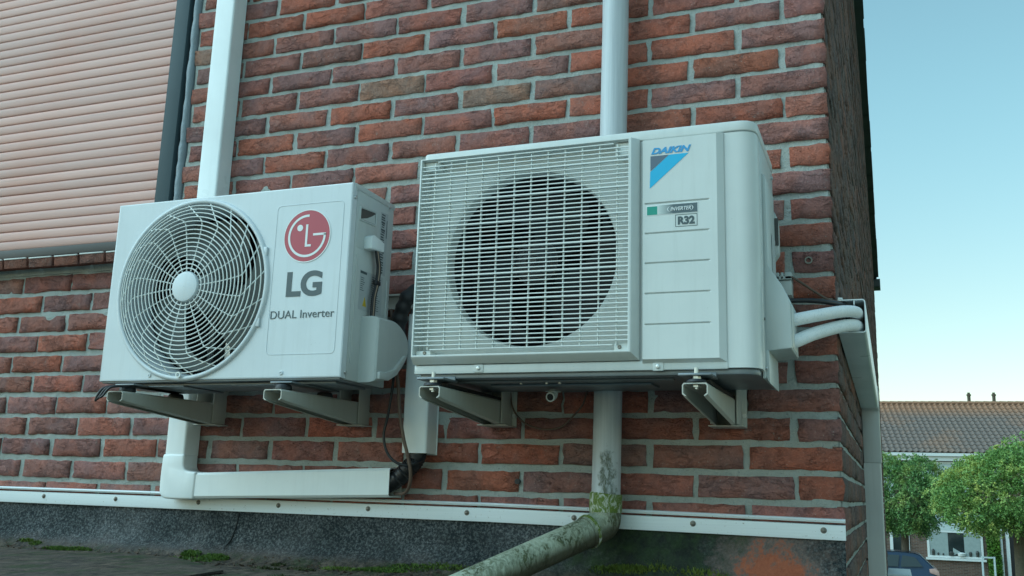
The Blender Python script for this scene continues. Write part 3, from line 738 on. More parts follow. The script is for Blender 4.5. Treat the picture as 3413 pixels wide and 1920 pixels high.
# ------------------------------------------------------------------ rain pipe
dp = thing('rain_pipe', (-.5, -.05, -1.1), 'grey plastic rain pipe behind the right unit with mossy slanting outlet', 'rain pipe')
obj('pipe', MB().tube([(-.4915, -.05, 1.72), (-.494, -.05, 0), (-.5045, -.05, -.9), (-.5075, -.05, -1.135)], .0325, 28), M['pipe'], dp)
obj('collar', MB().tube([(-.5072, -.05, -1.1165), (-.5074, -.05, -1.1185), (-.508, -.05, -1.158), (-.508, -.05, -1.160)], lambda t: .0368 if .1 < t < .9 else .034, 28), M['collar'], dp)
A_ = Vector((-.508, -.052, -1.158)); D_ = Vector((-.77, -.215, -1.315))
elb = catmull([Vector((-.508, -.050, -1.155)), Vector((-.508, -.052, -1.172)), Vector((-.511, -.057, -1.184)), Vector((-.520, -.067, -1.1915)), Vector((-.540, -.0955, -1.204))], 5)
obj('elbow', MB().tube(elb, .0352, 28), M['drain'], dp)
obj('outlet_pipe', MB().tube([(-.5265, -.075, -1.1955), (-.600, -.188, -1.241), (-.673, -.300, -1.2862), (-.745, -.412, -1.331)], .0332, 28), M['drain'], dp)
obj('rim', MB().tube([(-.5330, -.0850, -1.1996), (-.5360, -.0897, -1.2015)], .0378, 28), M['collar'], dp)

# ------------------------------------------------------------------ wall brackets
def make_bracket(label):
    b = thing('wall_bracket', (0, 0, -.91), label, 'bracket', 'brackets carrying the two units')
    t = .0022
    # channel arm open below, deeper towards the wall
    rings = []
    for y, zt, zb in ((-.405, -.9115, -.9325), (-.385, -.9112, -.936), (-.03, -.908, -.9665)):
        x0, x1 = -.024, .024
        rings.append([(x0, y, zb), (x0, y, zt - .004), (x0 + .003, y, zt), (x1 - .003, y, zt), (x1, y, zt - .004), (x1, y, zb), (x1 - .006, y, zb - .004), (x1 - .0075, y, zb - .0025), (x1 - t, y, zb + .002), (x1 - t, y, zt - .005), (x1 - t - .003, y, zt - t), (x0 + t + .003, y, zt - t), (x0 + t, y, zt - .005), (x0 + t, y, zb + .002), (x0 + .0075, y, zb - .0025), (x0 + .006, y, zb - .004)])
    obj('arm', MB().loft(rings), M['bracket'], b, angle=25)
    wp = MB().box(-.034, .040, -.0055, -.003, -.968, -.70); wp.box(.0265, .029, -.075, -.0055, -.963, -.76); wp.box(-.029, -.0265, -.075, -.0055, -.963, -.76); wp.box(-.034, .040, -.075, -.0055, -.968, -.9655)
    obj('wall_plate', wp, M['bracket'], b, bevel=.0008)
    for z in (-.80, -.94): obj('bolt', MB().cyl((.0345, z), .005, 'y', -.011, -.003, 6), M['zinc'], b)
    return b
def dupe(o, loc, label):
    def rec_(s, parent):
        c = s.copy(); COL.objects.link(c); ORG[c] = ORG[s]
        if parent: c.parent = parent
        for ch in s.children: rec_(ch, c)
        return c
    c = rec_(o, None); c.location = (loc[0], loc[1], loc[2] + ZO); c['label'] = label; return c
bk = make_bracket('rightmost wall bracket, under the right end of the ivory unit')
bk.location.x = -.2385
dupe(bk, (-.7855, .0, -.91), 'second bracket from the right, carrying the left end of the ivory unit')
b3 = dupe(bk, (-1.185, .022, -.91), 'bracket under the right end of the unit with the red emblem')
b4 = dupe(bk, (-1.636, .022, -.91), 'leftmost wall bracket, with a black strap hanging over its tip')

def mount(parent, x, y, zb, zt, bolt=True):
    obj('rubber_foot', MB().lathe_z(x, y, zb, zt) if False else MB().cyl((x, y), .021, 'z', zb, zb + (zt - zb) * .45, 20, .017), M['rubber'], parent, bevel=.002)
    if bolt:
        obj('bolt', MB().cyl((x, y), .0042, 'z', zb - .012, zt + .014, 10).cyl((x, y), .0085, 'z', zb + (zt - zb) * .5, zb + (zt - zb) * .5 + .006, 6), M['zinc'], parent)
        obj('washer', MB().cyl((x, y), .0085, 'z', zb - .0085, zb - .0045, 6), M['zinc'], parent)

# ------------------------------------------------------------------ left unit
LX0, LX1, LZ0, LZ1, LF, LB = -1.749, -1.048, -.8805, -.420, -.325, -.130
LG = thing('air_conditioner', (-1.4, LF, LZ0), 'smaller white outdoor unit with red round emblem and spiral fan guard', 'air conditioner', 'outdoor units on the wall')
FX, FZ, FR = -1.4895, -.6545, .2215
sh = MB()
sh.plate_hole(LX0 + .006, LX1 - .004, LZ0 + .004, LZ1 - .004, FX, FZ, FR, LF)
# folded edges
ed = [(LX0 + .006, LZ0 + .004), (LX1 - .004, LZ0 + .004), (LX1 - .004, LZ1 - .004), (LX0 + .006, LZ1 - .004)]
eo = [(LX0, LZ0), (LX1, LZ0), (LX1, LZ1), (LX0, LZ1)]
sh.loft([[(x, LF, z) for x, z in ed], [(x + (eo[i][0] - x) * .7, LF + .0012, z + (eo[i][1] - z) * .7) for i, (x, z) in enumerate(ed)], [(x, LF + .005, z) for x, z in eo], [(x, LF + .02, z) for x, z in eo]], True, False)
obj('front_panel', sh, M['white'], LG, angle=30)
cs = MB(); cs.box(LX0 + .001, LX1 - .001, LF + .02, LB, LZ1 - .003, LZ1 - .0005)       # top
cs.box(LX0 + .001, LX0 + .004, LF + .02, LB, LZ0 + .003, LZ1 - .003); cs.box(LX0 + .004, LX1 - .004, LB - .003, LB, LZ0 + .003, LZ1 - .003)
obj('casing', cs, M['white'], LG)
obj('base_pan', MB().box(LX0 + .006, LX1 - .006, LF + .006, LB - .004, LZ0 - .004, LZ0 + .004).box(LX0 + .03, LX1 - .03, LF + .03, LB - .03, LZ0 - .010, LZ0 - .004).box(-1.66, -1.50, LF + .02, LB - .02, LZ0 - .014, LZ0 - .010).box(-1.36, -1.22, LF + .02, LB - .02, LZ0 - .013, LZ0 - .010), M['pan'], LG, bevel=.002)
cav = MB().lathe_y(FX, FZ, [(FR, LF), (FR - .004, LF + .004), (FR - .009, LF + .012), (FR - .012, LF + .04), (FR - .012, LF + .10)], 72)
obj('fan_shroud', cav, M['white'], LG, angle=40)
obj('heat_exchanger', MB().box(LX0 + .01, -1.26, LF + .158, LF + .17, LZ0 + .01, LZ1 - .01), M['fin'], LG, smooth=False)
obj('partition', MB().box(-1.262, -1.256, LF + .005, LB - .005, LZ0 + .01, LZ1 - .01), M['dark'], LG)
# axial fan with three swept blades
def fan(cx, cz, yb, r0, r1, nb, sweep, depth, twist=.9, ph=0.0):
    mb = MB()
    for k in range(nb):
        a0 = 2 * math.pi * k / nb + ph; rings = []
        for i in range(9):
            t = i / 8; r_ = r0 + (r1 - r0) * t; lead = a0 + sweep * t ** 1.4; span = (2 * math.pi / nb) * (.52 + .30 * t)
            rings.append([(cx + r_ * math.cos(lead + span * q), yb + depth * (.5 - q) * (1 - .3 * t), cz + r_ * math.sin(lead + span * q)) for q in (0, .2, .4, .6, .8, 1)])
        mb.loft(rings, False, False)
    mb.lathe_y(cx, cz, [(.001, yb - depth * .62), (r0 * .5, yb - depth * .6), (r0 * .9, yb - depth * .5), (r0, yb - depth * .3), (r0, yb + depth * .5)], 40)
    return mb
obj('fan', fan(FX, FZ, LF + .075, .05, .198, 3, .55, .06, ph=2.72), M['fan'], LG, angle=50)
obj('motor_bracket', MB().box(FX - .035, FX - .02, LF + .125, LF + .132, LZ0 + .02, LZ1 - .02).box(FX + .02, FX + .035, LF + .125, LF + .132, LZ0 + .02, LZ1 - .02).cyl((FX, FZ), .055, 'y', LF + .11, LF + .15), M['zinc'], LG)
# wire guard
gd = MB(); nr = 16
def gy(r): return LF - .021 + .019 * max(0, (r - .165) / .055) ** 2
for i in range(nr):
    r_ = .0465 + i * .0109; gd.torus_y(FX, FZ, r_, .00155, gy(r_), 80, 6)
for k in range(20):
    a = 2 * math.pi * k / 20 + .10; pts = []
    for r_, off in ((.040, -.02), (.07, -.012), (.11, 0), (.15, .02), (.163, .035), (.172, .075), (.182, .16), (.200, .27), (.2195, .38)):
        pts.append((FX + r_ * math.cos(a + off), gy(r_) + .0022, FZ + r_ * math.sin(a + off)))
    gd.tube(pts, .0016, 6, 3)
obj('fan_guard', gd, M['guard'], LG, angle=60)
gr = MB(); gr.lathe_y(FX, FZ, [(.2165, LF + .004), (.2165, LF - .003), (.2185, LF - .0065), (.2235, LF - .0075), (.2275, LF - .005), (.2295, LF + .0005)], 96)
obj('guard_ring', gr, M['white'], LG, angle=60)
lug = MB().lathe_y(FX - .003, FZ - .2145, [(.0075, LF - .010), (.0075, LF - .013), (.0045, LF - .013), (.004, LF - .009)], 20)
obj('guard_lug', lug, M['guard'], LG)
for a in (.36, -.42): 
    x, z = FX + .2265 * math.cos(a), FZ + .2265 * math.sin(a); d = Vector((math.cos(a), math.sin(a)))
    obj('guard_clip', MB().box(x - .005, x + .006, LF - .006, LF + .001, z - .011, z + .011), M['white'], LG, bevel=.002)
hub = MB().lathe_y(FX, FZ, [(.0005, LF - .0275), (.030, LF - .027), (.0365, LF - .0255), (.0385, LF - .022), (.0385, LF - .017)], 48)
obj('guard_hub', hub, M['white'], LG, angle=40)
# embossed frame round the emblem
fo = fillet([(-1.255, -.8265), (-1.0675, -.8265), (-1.0675, -.4625), (-1.255, -.4625)], .014); fi = fillet([(-1.2525, -.824), (-1.07, -.824), (-1.07, -.465), (-1.2525, -.465)], .012)
em = MB(); em.loft([[(x, LF + .0003, z) for x, z in fo], [(x * .35 + fi[i][0] * .65, LF - .0009, z * .35 + fi[i][1] * .65) for i, (x, z) in enumerate(fo)], [(x, LF + .0003, z) for x, z in fi]], True, False)
obj('embossed_frame', em, M['white'], LG, angle=80)
EX, EZ, ER = -1.165, -.5435, .0635
emb = obj('emblem', MB().cyl((EX, EZ), ER, 'y', LF - .0012, LF, 64), M['red'], LG)
obj('emblem_rim', MB().lathe_y(EX, EZ, [(ER - .001, LF - .0013), (ER + .0012, LF - .0014), (ER + .0016, LF)], 64), M['inkw'], emb)
mk = MB()
def arc(mb, cx, cz, r0, r1, a0, a1, y, n=48):
    mb.loft([[(cx + r_ * math.cos(a), y, cz + r_ * math.sin(a)) for r_ in (r0, r1)] for a in (R(a0 + (a1 - a0) * i / n) for i in range(n + 1))], False, False)
ym = LF - .0017
arc(mk, EX, EZ, ER * .73, ER * .82, 86, 363, ym)
mk.box(EX + ER * .27, EX + ER * .82, ym, ym + .0004, EZ - ER * .01, EZ + ER * .075)
mk.box(EX - ER * .06, EX + ER * .03, ym, ym + .0004, EZ - ER * .42, EZ + ER * .44); mk.box(EX + ER * .03, EX + ER * .2, ym, ym + .0004, EZ - ER * .42, EZ - ER * .335)
mk.cyl((EX - ER * .32, EZ + ER * .32), ER * .125, 'y', ym, ym + .0004, 24)
obj('emblem_mark', mk, M['inkw'], emb, smooth=False)
obj('lettering', text_fit('LG', -1.2115, -1.1145, -.6895, -.6285, LF - .0006, 0, .0035), M['ink'], LG, smooth=False)
obj('lettering', text_fit('DUAL Inverter', -1.2495, -1.0760, -.7405, -.7215, LF - .0006), M['ink'], LG, smooth=False)
for x, z in ((-1.5892, -.8675), (-1.2075, -.8678)):
    obj('screw', MB().lathe_y(x, z, [(.0004, LF - .0012), (.0022, LF - .0016), (.0024, LF - .0028), (.0042, LF - .0026), (.0048, LF - .0008), (.0058, LF - .0006), (.006, LF)], 18), M['white'], LG)
# right-hand side
SX = LX1
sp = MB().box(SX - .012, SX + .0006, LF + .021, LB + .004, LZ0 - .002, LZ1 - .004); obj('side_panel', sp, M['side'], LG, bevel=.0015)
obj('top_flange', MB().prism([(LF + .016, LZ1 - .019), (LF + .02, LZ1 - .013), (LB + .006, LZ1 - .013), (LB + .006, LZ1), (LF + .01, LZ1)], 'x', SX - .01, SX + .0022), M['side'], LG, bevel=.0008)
def sx_screw(y, z): obj('screw', MB().loft([[(SX + h_, y + r_ * math.cos(a), z + r_ * math.sin(a)) for a in (2 * math.pi * i / 14 for i in range(14))] for r_, h_ in ((.0048, .001), (.0042, .0032), (.0025, .004), (.0005, .0038))], True, False), M['zinc'], LG)
for y, z in ((-.313, -.4545), (-.150, -.4315), (-.309, -.8665)): sx_screw(y, z)
# handle with pocket
hx = SX + .0012; ho = fillet([(-.296, -.571), (-.203, -.567), (-.203, -.4585), (-.296, -.4615)], .008)
pk = fillet([(-.2875, -.5005), (-.2185, -.4960), (-.2185, -.4675), (-.2875, -.4735)], .005)
hm = MB(); hm.prism(ho, 'x', SX, hx)
obj('handle_plate', hm, M['side'], LG, bevel=.0008)
pm = MB(); po = fillet([(-.2935, -.5060), (-.2125, -.5010), (-.2125, -.4620), (-.2935, -.4685)], .007)
pm.loft([[(hx, a, b) for a, b in po], [(hx + .0035, a * .5 + pk[i][0] * .5, b * .5 + pk[i][1] * .5) for i, (a, b) in enumerate(po)], [(hx + .002, a, b) for a, b in pk]], True, False)
obj('handle', pm, M['side'], LG, angle=60)
obj('pocket', MB().prism(pk, 'x', hx - .0002, hx + .0006), M['barg'], LG, smooth=False)
obj('pocket_floor', MB().add([(hx + .0012, -.286, -.4995), (hx + .0012, -.2195, -.4952), (hx + .0012, -.2195, -.470), (hx + .0012, -.236, -.480), (hx + .0012, -.2575, -.4905)], [(0, 1, 2, 3, 4)]), M['side'], LG, smooth=False)
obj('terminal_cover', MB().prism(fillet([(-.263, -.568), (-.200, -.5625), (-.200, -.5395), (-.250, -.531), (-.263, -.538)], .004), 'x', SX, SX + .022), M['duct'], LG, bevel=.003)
obj('type_label', MB().prism([(-.1900, -.6105), (-.1535, -.6105), (-.1535, -.4520), (-.1900, -.4550)], 'x', SX + .0006, SX + .0009), M['label'], LG, smooth=False)
tl = MB()
for i in range(24):
    z0 = -.458 - i * .0063
    tl.box(SX + .001, SX + .0012, -.187 + rnd.uniform(0, .004), -.166 - rnd.uniform(0, .006), z0 - rnd.uniform(.0028, .005), z0)
tl.box(SX + .001, SX + .0012, -.1600, -.1568, -.515, -.470)
obj('label_print', tl, M['ink'], LG, smooth=False)
obj('wiring_sheet', MB().prism([(-.2710, -.7135), (-.1635, -.7120), (-.1635, -.6160), (-.2710, -.6190)], 'x', SX + .0006, SX + .0009), M['label'], LG, smooth=False)
tl = MB(); tl.box(SX + .001, SX + .0012, -.2695, -.2400, -.6265, -.6205)
for i in range(16): tl.box(SX + .001, SX + .0012, -.2160, -.1700 - rnd.uniform(0, .02), -.626 - i * .0052, -.6245 - i * .0052)
for i in range(7): tl.box(SX + .001, SX + .0012, -.2670, -.2450 - rnd.uniform(0, .012), -.637 - i * .005, -.6355 - i * .005)
obj('label_print', tl, M['ink'], LG, smooth=False)
obj('warning_mark', MB().prism([(-.2530, -.703), (-.2350, -.703), (-.2440, -.680)], 'x', SX + .001, SX + .0013), M['yellow'], LG, smooth=False)
for j, (m_, off) in enumerate((('cblack', 0), ('cbeige', .0052), ('cblack', .0104))):
    pts = [(SX + .014, -.2285 + off, -.560), (SX + .016, -.2235 + off, -.583), (SX + .015, -.2150 + off, -.605), (SX + .015, -.2190 + off, -.642), (SX + .014, -.2285 + off, -.678), (SX + .014, -.2300 + off, -.715), (SX + .013, -.2290 + off, -.745)]
    obj('lead', MB().tube(pts, .0034, 8, 4), M[m_], LG)
obj('cable_tie', MB().box(SX + .009, SX + .020, -.226, -.203, -.647, -.635), M['cblack'], LG, bevel=.003)
for y, z0, z1 in ((-.2905, -.845, -.586), (-.1405, -.86, -.62)): obj('side_rib', MB().prism(fillet([(y - .003, z0), (y + .003, z0), (y + .003, z1), (y - .003, z1)], .003), 'x', SX, SX + .0024), M['side'], LG, bevel=.001)
# valve cover: a bulging half-round hood
vo = fillet([(-.2530, -.7275), (-.150, -.7235), (-.0900, -.7550), (-.0850, -.80), (-.130, -.852), (-.2100, -.8800), (-.2530, -.8830)], [.004, .055, .03, .03, .04, .02, 0], 7)
def shrink(poly, k, c): return [(c[0] + (a - c[0]) * k, c[1] + (b - c[1]) * k) for a, b in poly]
vc = MB(); cc = (-.19, -.80)
vc.loft([[(SX, a, b) for a, b in vo], [(SX + .030, a, b) for a, b in vo], [(SX + .042, a, b) for a, b in shrink(vo, .965, cc)], [(SX + .046, a, b) for a, b in shrink(vo, .90, cc)]])
obj('valve_cover', vc, M['side'], LG, angle=30)
ri = [(-.2440, -.8750), (-.2440, -.8580), (-.2100, -.8560), (-.170, -.8430), (-.135, -.8130), (-.1180, -.8020), (-.130, -.8250), (-.160, -.8560), (-.200, -.8740)]
obj('cover_rib', MB().prism(ri, 'x', SX + .045, SX + .054), M['side'], LG, bevel=.002)
for x, y in ((-1.185, LF - .018), (-1.636, LF - .018), (-1.185, -.17), (-1.636, -.17)): mount(LG, x, y, -.909, LZ0 - .002, False); obj('bolt', MB().cyl((x + .006, y), .0075, 'z', -.919, -.912, 6), M['duct'], LG)
for x0 in (-1.665, -1.214): obj('foot', MB().box(x0, x0 + .058, LF - .03, -.15, LZ0 - .014, LZ0 - .0105), M['pan'], LG, bevel=.001)
st = MB(); 
for k, dx in enumerate((0, .010, .018)): st.tube([(-1.628 + dx * .5, -.30, -.893), (-1.640 + dx, -.375, -.899), (-1.652 + dx, -.403, -.906), (-1.661 + dx * .8, -.410, -.922 - k * .002), (-1.668 + dx * .5, -.409, -.938 + k * .004)], .0030, 8, 5)
tag(obj('strap', st, M['cblack'], loc=(-1.65, -.38, -.9)), 'black strap ends dangling over the leftmost bracket tip', 'strap')

# ------------------------------------------------------------------ right unit
DX0, DX1, DZ0, DZ1, DF, DB = -.851, -.1245, -.8795, -.3835, -.355, -.072
DK = thing('air_conditioner', (-.5, DF, DZ0), 'larger ivory outdoor unit with square slatted grille and blue triangle logo', 'air conditioner', 'outdoor units on the wall')
plan = fillet([(DX0, DB), (DX0, DF + .004), (DX1, DF + .004), (DX1, DB)], [0, .012, .038, 0], 8)
# solid right-hand part, and a shell round the fan chamber
rp = fillet([(-.356, DB), (-.356, DF + .004), (DX1, DF + .004), (DX1, DB)], [0, 0, .038, 0], 8)
obj('casing', MB().prism(rp, 'z', DZ0 + .002, -.4065), M['ivory'], DK, angle=25)
ls = MB(); ls.prism(fillet([(DX0, DB), (DX0, DF + .004), (DX0 + .012, DF + .004), (DX0 + .012, DB)], [0, .010, 0, 0]), 'z', DZ0 + .002, -.4065)
ls.box(DX0 + .012, -.356, DB - .003, DB, DZ0 + .002, -.4065)
obj('side_wall', ls, M['ivory'], DK, angle=25)
lidp = fillet([(DX0 - .0015, DB + .002), (DX0 - .0015, DF + .0015), (DX1 + .0015, DF + .0015), (DX1 + .0015, DB + .002)], [0, .014, .040, 0], 8)
obj('lid', MB().prism(lidp, 'z', -.4055, DZ1), M['ivory'], DK, bevel=.004, seg=3, angle=25)
BX_, BZ_, BR = -.5995, -.6330, .189
bp = MB(); bp.plate_hole(DX0 + .012, -.356, DZ0 + .015, -.4065, BX_, BZ_, BR + .012, DF + .020)
bp.lathe_y(BX_, BZ_, [(BR + .012, DF + .020), (BR + .003, DF + .023), (BR, DF + .031), (BR - .001, DF + .050)], 80)
obj('bell_mouth', bp, M['ivory'], DK, angle=40)
obj('fan_shroud', MB().lathe_y(BX_, BZ_, [(BR + .0005, DF + .0505), (BR + .001, DF + .198)], 64), M['dark'], DK)
obj('heat_exchanger', MB().box(DX0 + .014, -.358, DF + .20, DF + .21, DZ0 + .01, -.41), M['gap'], DK, smooth=False)
obj('fan', fan(BX_, BZ_, DF + .10, .052, .178, 3, .5, .07, ph=.5), M['dark'], DK, angle=50)
mo = MB()
for r_ in (.012, .022, .036, .05): mo.torus_y(BX_ + .0, BZ_, r_, .0012, DF + .0555 + (.004 if r_ > .03 else 0), 32, 6)
mo.cyl((BX_, BZ_), .007, 'y', DF + .045, DF + .06, 12)
obj('fan_hub_rings', mo, M['barg'], DK)
cst = MB()
for i in range(7): cst.box(BX_ + .035 + i * .006, BX_ + .037 + i * .006, DF + .185, DF + .195, DZ0 + .03, -.43)
obj('motor_strut', MB().box(BX_ - .022, BX_ - .014, DF + .17, DF + .178, DZ0 + .02, -.42), M['barg'], DK)
# slatted grille
GX0, GX1, GZ0_, GZ1_ = -.8435, -.3745, -.8425, -.4035
fr = MB()
def frame_strip(a, b, c, d): fr.loft([a, b, c, d], False, False)
fo = [(GX0 - .007, GZ0_ - .018), (GX1 + .019, GZ0_ - .018), (GX1 + .019, GZ1_ + .0005), (GX0 - .007, GZ1_ + .0005)]
fi = [(GX0, GZ0_), (GX1, GZ0_), (GX1, GZ1_ - .004), (GX0, GZ1_ - .004)]
fm = [(GX0 - .004, GZ0_ - .004), (GX1 + .006, GZ0_ - .004), (GX1 + .006, GZ1_ - .001), (GX0 - .004, GZ1_ - .001)]
fr.loft([[(x, DF + .003, z) for x, z in fo], [(x, DF - .003, z) for x, z in fo], [(x, DF - .0215, z) for x, z in fm], [(x, DF - .0215, z) for x, z in fi], [(x, DF + .021, z) for x, z in fi]], True, False)
obj('grille_frame', fr, M['ivory'], DK, bevel=.0012, angle=30)
nh = 46
hs, ht = MB(), MB()
for i in range(nh):
    z = GZ1_ - .0095 - i * (GZ1_ - GZ0_ - .012) / nh; thick = i % 6 == 4
    a = .0014 if thick else .00095
    xa, xb = (GX0 + .038, GX1 - .032) if i in (0, nh - 1) else (GX0 - .001, GX1 + .001)
    hs.box(xa, xb, DF - (.0205 if thick else .0190), DF - (.0130 if thick else .0155), z - a, z + a)
obj('grille_slats', hs, M['grille'], DK, smooth=False)
vs_ = MB()
for i in range(12):
    x = -.8365 + .0376 * (i + .62)
    if x > GX1 - .012: continue
    vs_.box(x - .0009, x + .0009, DF - .0150, DF - .0085, GZ0_ + .012, GZ1_ - .009)
obj('grille_bars', vs_, M['grille'], DK, smooth=False)
for (x0, x1, z0, z1) in ((GX0 + .001, GX0 + .036, GZ1_ - .022, GZ1_ - .005), (GX1 - .031, GX1 - .001, GZ1_ - .034, GZ1_ - .006), (GX0 + .001, GX0 + .036, GZ0_ + .001, GZ0_ + .011), (GX1 - .031, GX1 - .001, GZ0_ + .001, GZ0_ + .0155)):
    cb = obj('grille_corner', MB().box(x0, x1, DF - .0080, DF + .0195, z0, z1), M['grille'], DK, bevel=.0015)
for x, z in ((-.8215, -.8365), (-.394, -.8345)): obj('screw', MB().lathe_y(x, z, [(.0005, DF - .011), (.003, DF - .0112), (.004, DF - .009), (.0042, DF - .008)], 14), M['screw'], DK)
# bulging right front panel with chamfered right edge, embossed lines
pn = [(-.350, -.8665), (-.1865, -.8665), (-.1865, -.4075), (-.350, -.4075)]; pi_ = [(-.3475, -.860), (-.199, -.860), (-.199, -.410), (-.3475, -.410)]
pm = MB(); pm.loft([[(x, DF + .006, z) for x, z in pn], [(x, DF + .001, z) for x, z in pn], [(x, DF - .009, z) for x, z in pi_]], True, False)
PF = DF - .009
gx = [-.3475, -.3435, -.3405, -.2165, -.2135, -.199]; gz = [-.860]
for z in (-.7915, -.7297, -.6683, -.6071, -.5452): gz += [z - .0021, z, z + .0021]
gz += [-.410]
pv = [(x, PF + (.0038 if (j % 3 == 2 and 0 < j < len(gz) - 1 and i in (2, 3)) else 0), z) for j, z in enumerate(gz) for i, x in enumerate(gx)]
pm.add(pv, [(j * 6 + i, j * 6 + i + 1, j * 6 + i + 7, j * 6 + i + 6) for j in range(len(gz) - 1) for i in range(5)])
bm_ = bmesh.new(); me_ = bpy.data.meshes.new('front_panel'); me_.from_pydata([tuple(Vector(v) - ORG[DK]) for v in pm.v], [], pm.f); bm_.from_mesh(me_)
bmesh.ops.remove_doubles(bm_, verts=bm_.verts, dist=.00002); bmesh.ops.recalc_face_normals(bm_, faces=bm_.faces); bm_.to_mesh(me_); bm_.free(); me_.shade_smooth(); me_.set_sharp_from_angle(angle=R(24))
obj('front_panel', me_, M['ivory'], DK)
obj('bottom_strip', MB().box(DX0 + .002, -.185, DF + .0015, DF + .012, DZ0 - .0005, -.8615), M['ivory'], DK, bevel=.002)
for x, z in ((-.6987, -.870), (-.3189, -.8735)):
    obj('screw_boss', MB().box(x - .011, x + .011, DF - .0005, DF + .004, z - .0085, z + .0085), M['ivory'], DK, bevel=.002)
    obj('screw', MB().lathe_y(x, z, [(.0005, DF - .0032), (.002, DF - .0035), (.0038, DF - .0028), (.0046, DF - .0005)], 16), M['zinc'], DK)
obj('base_pan', MB().prism(fillet([(DX0 + .01, DB), (DX0 + .01, DF + .012), (DX1 - .006, DF + .012), (DX1 - .006, DB)], [0, .01, .035, 0]), 'z', DZ0 - .010, DZ0 + .002).box(-.78, -.30, DF + .05, DF + .075, DZ0 - .014, DZ0 - .010).box(-.72, -.36, DF + .12, DF + .20, DZ0 - .015, DZ0 - .010), M['pan'], DK, bevel=.002)
# print on the panel
yp = PF - .0005
obj('lettering', text_fit('DAIKIN', -.3300, -.2490, -.4420, -.4285, yp, .32, .0042), M['blue'], DK, smooth=False)
obj('logo', MB().add([(-.2930, yp, -.4455), (-.2540, yp, -.4455), (-.3330, yp, -.5140), (-.3320, yp, -.4790)], [(0, 1, 2, 3)]), M['cyan'], DK, smooth=False)
obj('logo', MB().add([(-.3315, yp, -.4455), (-.2940, yp, -.4455), (-.3315, yp, -.4775)], [(0, 1, 2)]), M['slate'], DK, smooth=False)
lb = obj('badge', MB().box(-.3395, -.2365, yp, PF, -.5705, -.5495), M['inkw'], DK, smooth=False)
obj('badge_green', MB().box(-.3385, -.3175, yp - .0003, yp, -.5695, -.5520), M['green'], lb, smooth=False)
tg = NT('badge_gradient'); mr = tg.n('ShaderNodeMapRange'); tg.l(tg.sep()[0], mr.inputs[0]); mr.inputs[1].default_value = -.3175; mr.inputs[2].default_value = -.285
mgrad = tg.fin(tg.mix((.55, .62, .60), (.075, .11, .125), mr.outputs[0]), .45)
obj('badge_field', MB().box(-.3175, -.2375, yp - .0003, yp, -.5695, -.5505), mgrad, lb, smooth=False)
obj('lettering', text_fit('INVERTER', -.2910, -.2500, -.5640, -.5565, yp - .0007, .3, .001), M['inkw'], lb, smooth=False)
sw = MB()
for sgn, cx in ((-1, -.2930), (1, -.2500)):
    pts = []
    for i in range(13):
        a = -1.25 + 2.5 * i / 12; w = .0016 * math.cos(a * 1.1)
        pts.append([(cx + sgn * (.009 * math.cos(a) - .0045 - w), yp - .0006, -.5601 + .0062 * math.sin(a)), (cx + sgn * (.009 * math.cos(a) - .0045), yp - .0006, -.5601 + .0062 * math.sin(a))])
    sw.loft(pts, False, False)
obj('swoosh', sw, M['inkw'], lb, smooth=False)
r3 = MB()
for a in ((-.2815, -.2380, -.5975, -.5965), (-.2815, -.2380, -.5735, -.5725), (-.2815, -.2805, -.5965, -.5735), (-.2390, -.2380, -.5965, -.5735)): r3.box(a[0], a[1], yp, PF, a[2], a[3])
obj('badge_outline', r3, M['ink'], DK, smooth=False)
obj('lettering', text_fit('R32', -.2765, -.2430, -.5935, -.5765, yp, 0, .0045), M['ink'], DK, smooth=False)
# right side: cover plate, handle, service hood
obj('side_seam', MB().box(DX1 - .004, DX1 + .0015, -.300, -.297, DZ0, -.41), M['zinc'], DK)
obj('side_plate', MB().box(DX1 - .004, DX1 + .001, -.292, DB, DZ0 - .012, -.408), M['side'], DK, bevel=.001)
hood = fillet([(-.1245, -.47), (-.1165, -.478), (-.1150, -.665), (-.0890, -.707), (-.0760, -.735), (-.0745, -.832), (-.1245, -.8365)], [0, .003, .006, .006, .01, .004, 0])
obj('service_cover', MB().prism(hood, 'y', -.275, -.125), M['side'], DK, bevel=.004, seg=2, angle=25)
obj('cover_skirt', MB().prism([(-.1245, -.834), (-.1170, -.836), (-.1165, -.90), (-.1215, -.892), (-.1245, -.884)], 'y', -.28, -.12), M['side'], DK, bevel=.001)
obj('handle', MB().prism(fillet([(-.1235, -.50), (-.1130, -.515), (-.1095, -.54), (-.1095, -.60), (-.1235, -.62)], .004), 'y', -.12, -.085), M['side'], DK, bevel=.002)
obj('handle_recess', MB().box(-.1160, -.1085, -.1235, -.1195, -.585, -.525), M['barg'], DK)
obj('hose_port', MB().prism(fillet([(-.262, -.828), (-.150, -.828), (-.150, -.74), (-.262, -.74)], .01), 'x', -.0765, -.0735), M['side'], DK, bevel=.001)
obj('type_label', MB().box(-.1145, -.1140, -.20, -.14, -.66, -.58), M['label'], DK, smooth=False)
obj('screw', MB().cyl((-.288, -.775), .003, 'x', DX1, DX1 + .003, 10), M['screw'], DK)
obj('screw', MB().cyl((-.288, -.872), .004, 'x', DX1, DX1 + .005, 10), M['zinc'], DK)
obj('screw', MB().cyl((-.105, -.428), .004, 'x', DX1, DX1 + .006, 10), M['zinc'], DK)
for x in (-.7855, -.2385):
    obj('foot', MB().box(x - .032, x + .030, -.402, -.33, -.8975, -.893).box(x - .032, x + .030, DF + .01, DF + .014, -.897, DZ0 - .005), M['pan'], DK, bevel=.001)
    mount(DK, x, -.388, -.910, -.8955); mount(DK, x, -.12, -.910, -.887, False)
    obj('pad_strip', MB().box(x - .019, x + .021, -.36, -.05, -.9085, -.901), M['rubber'], DK)
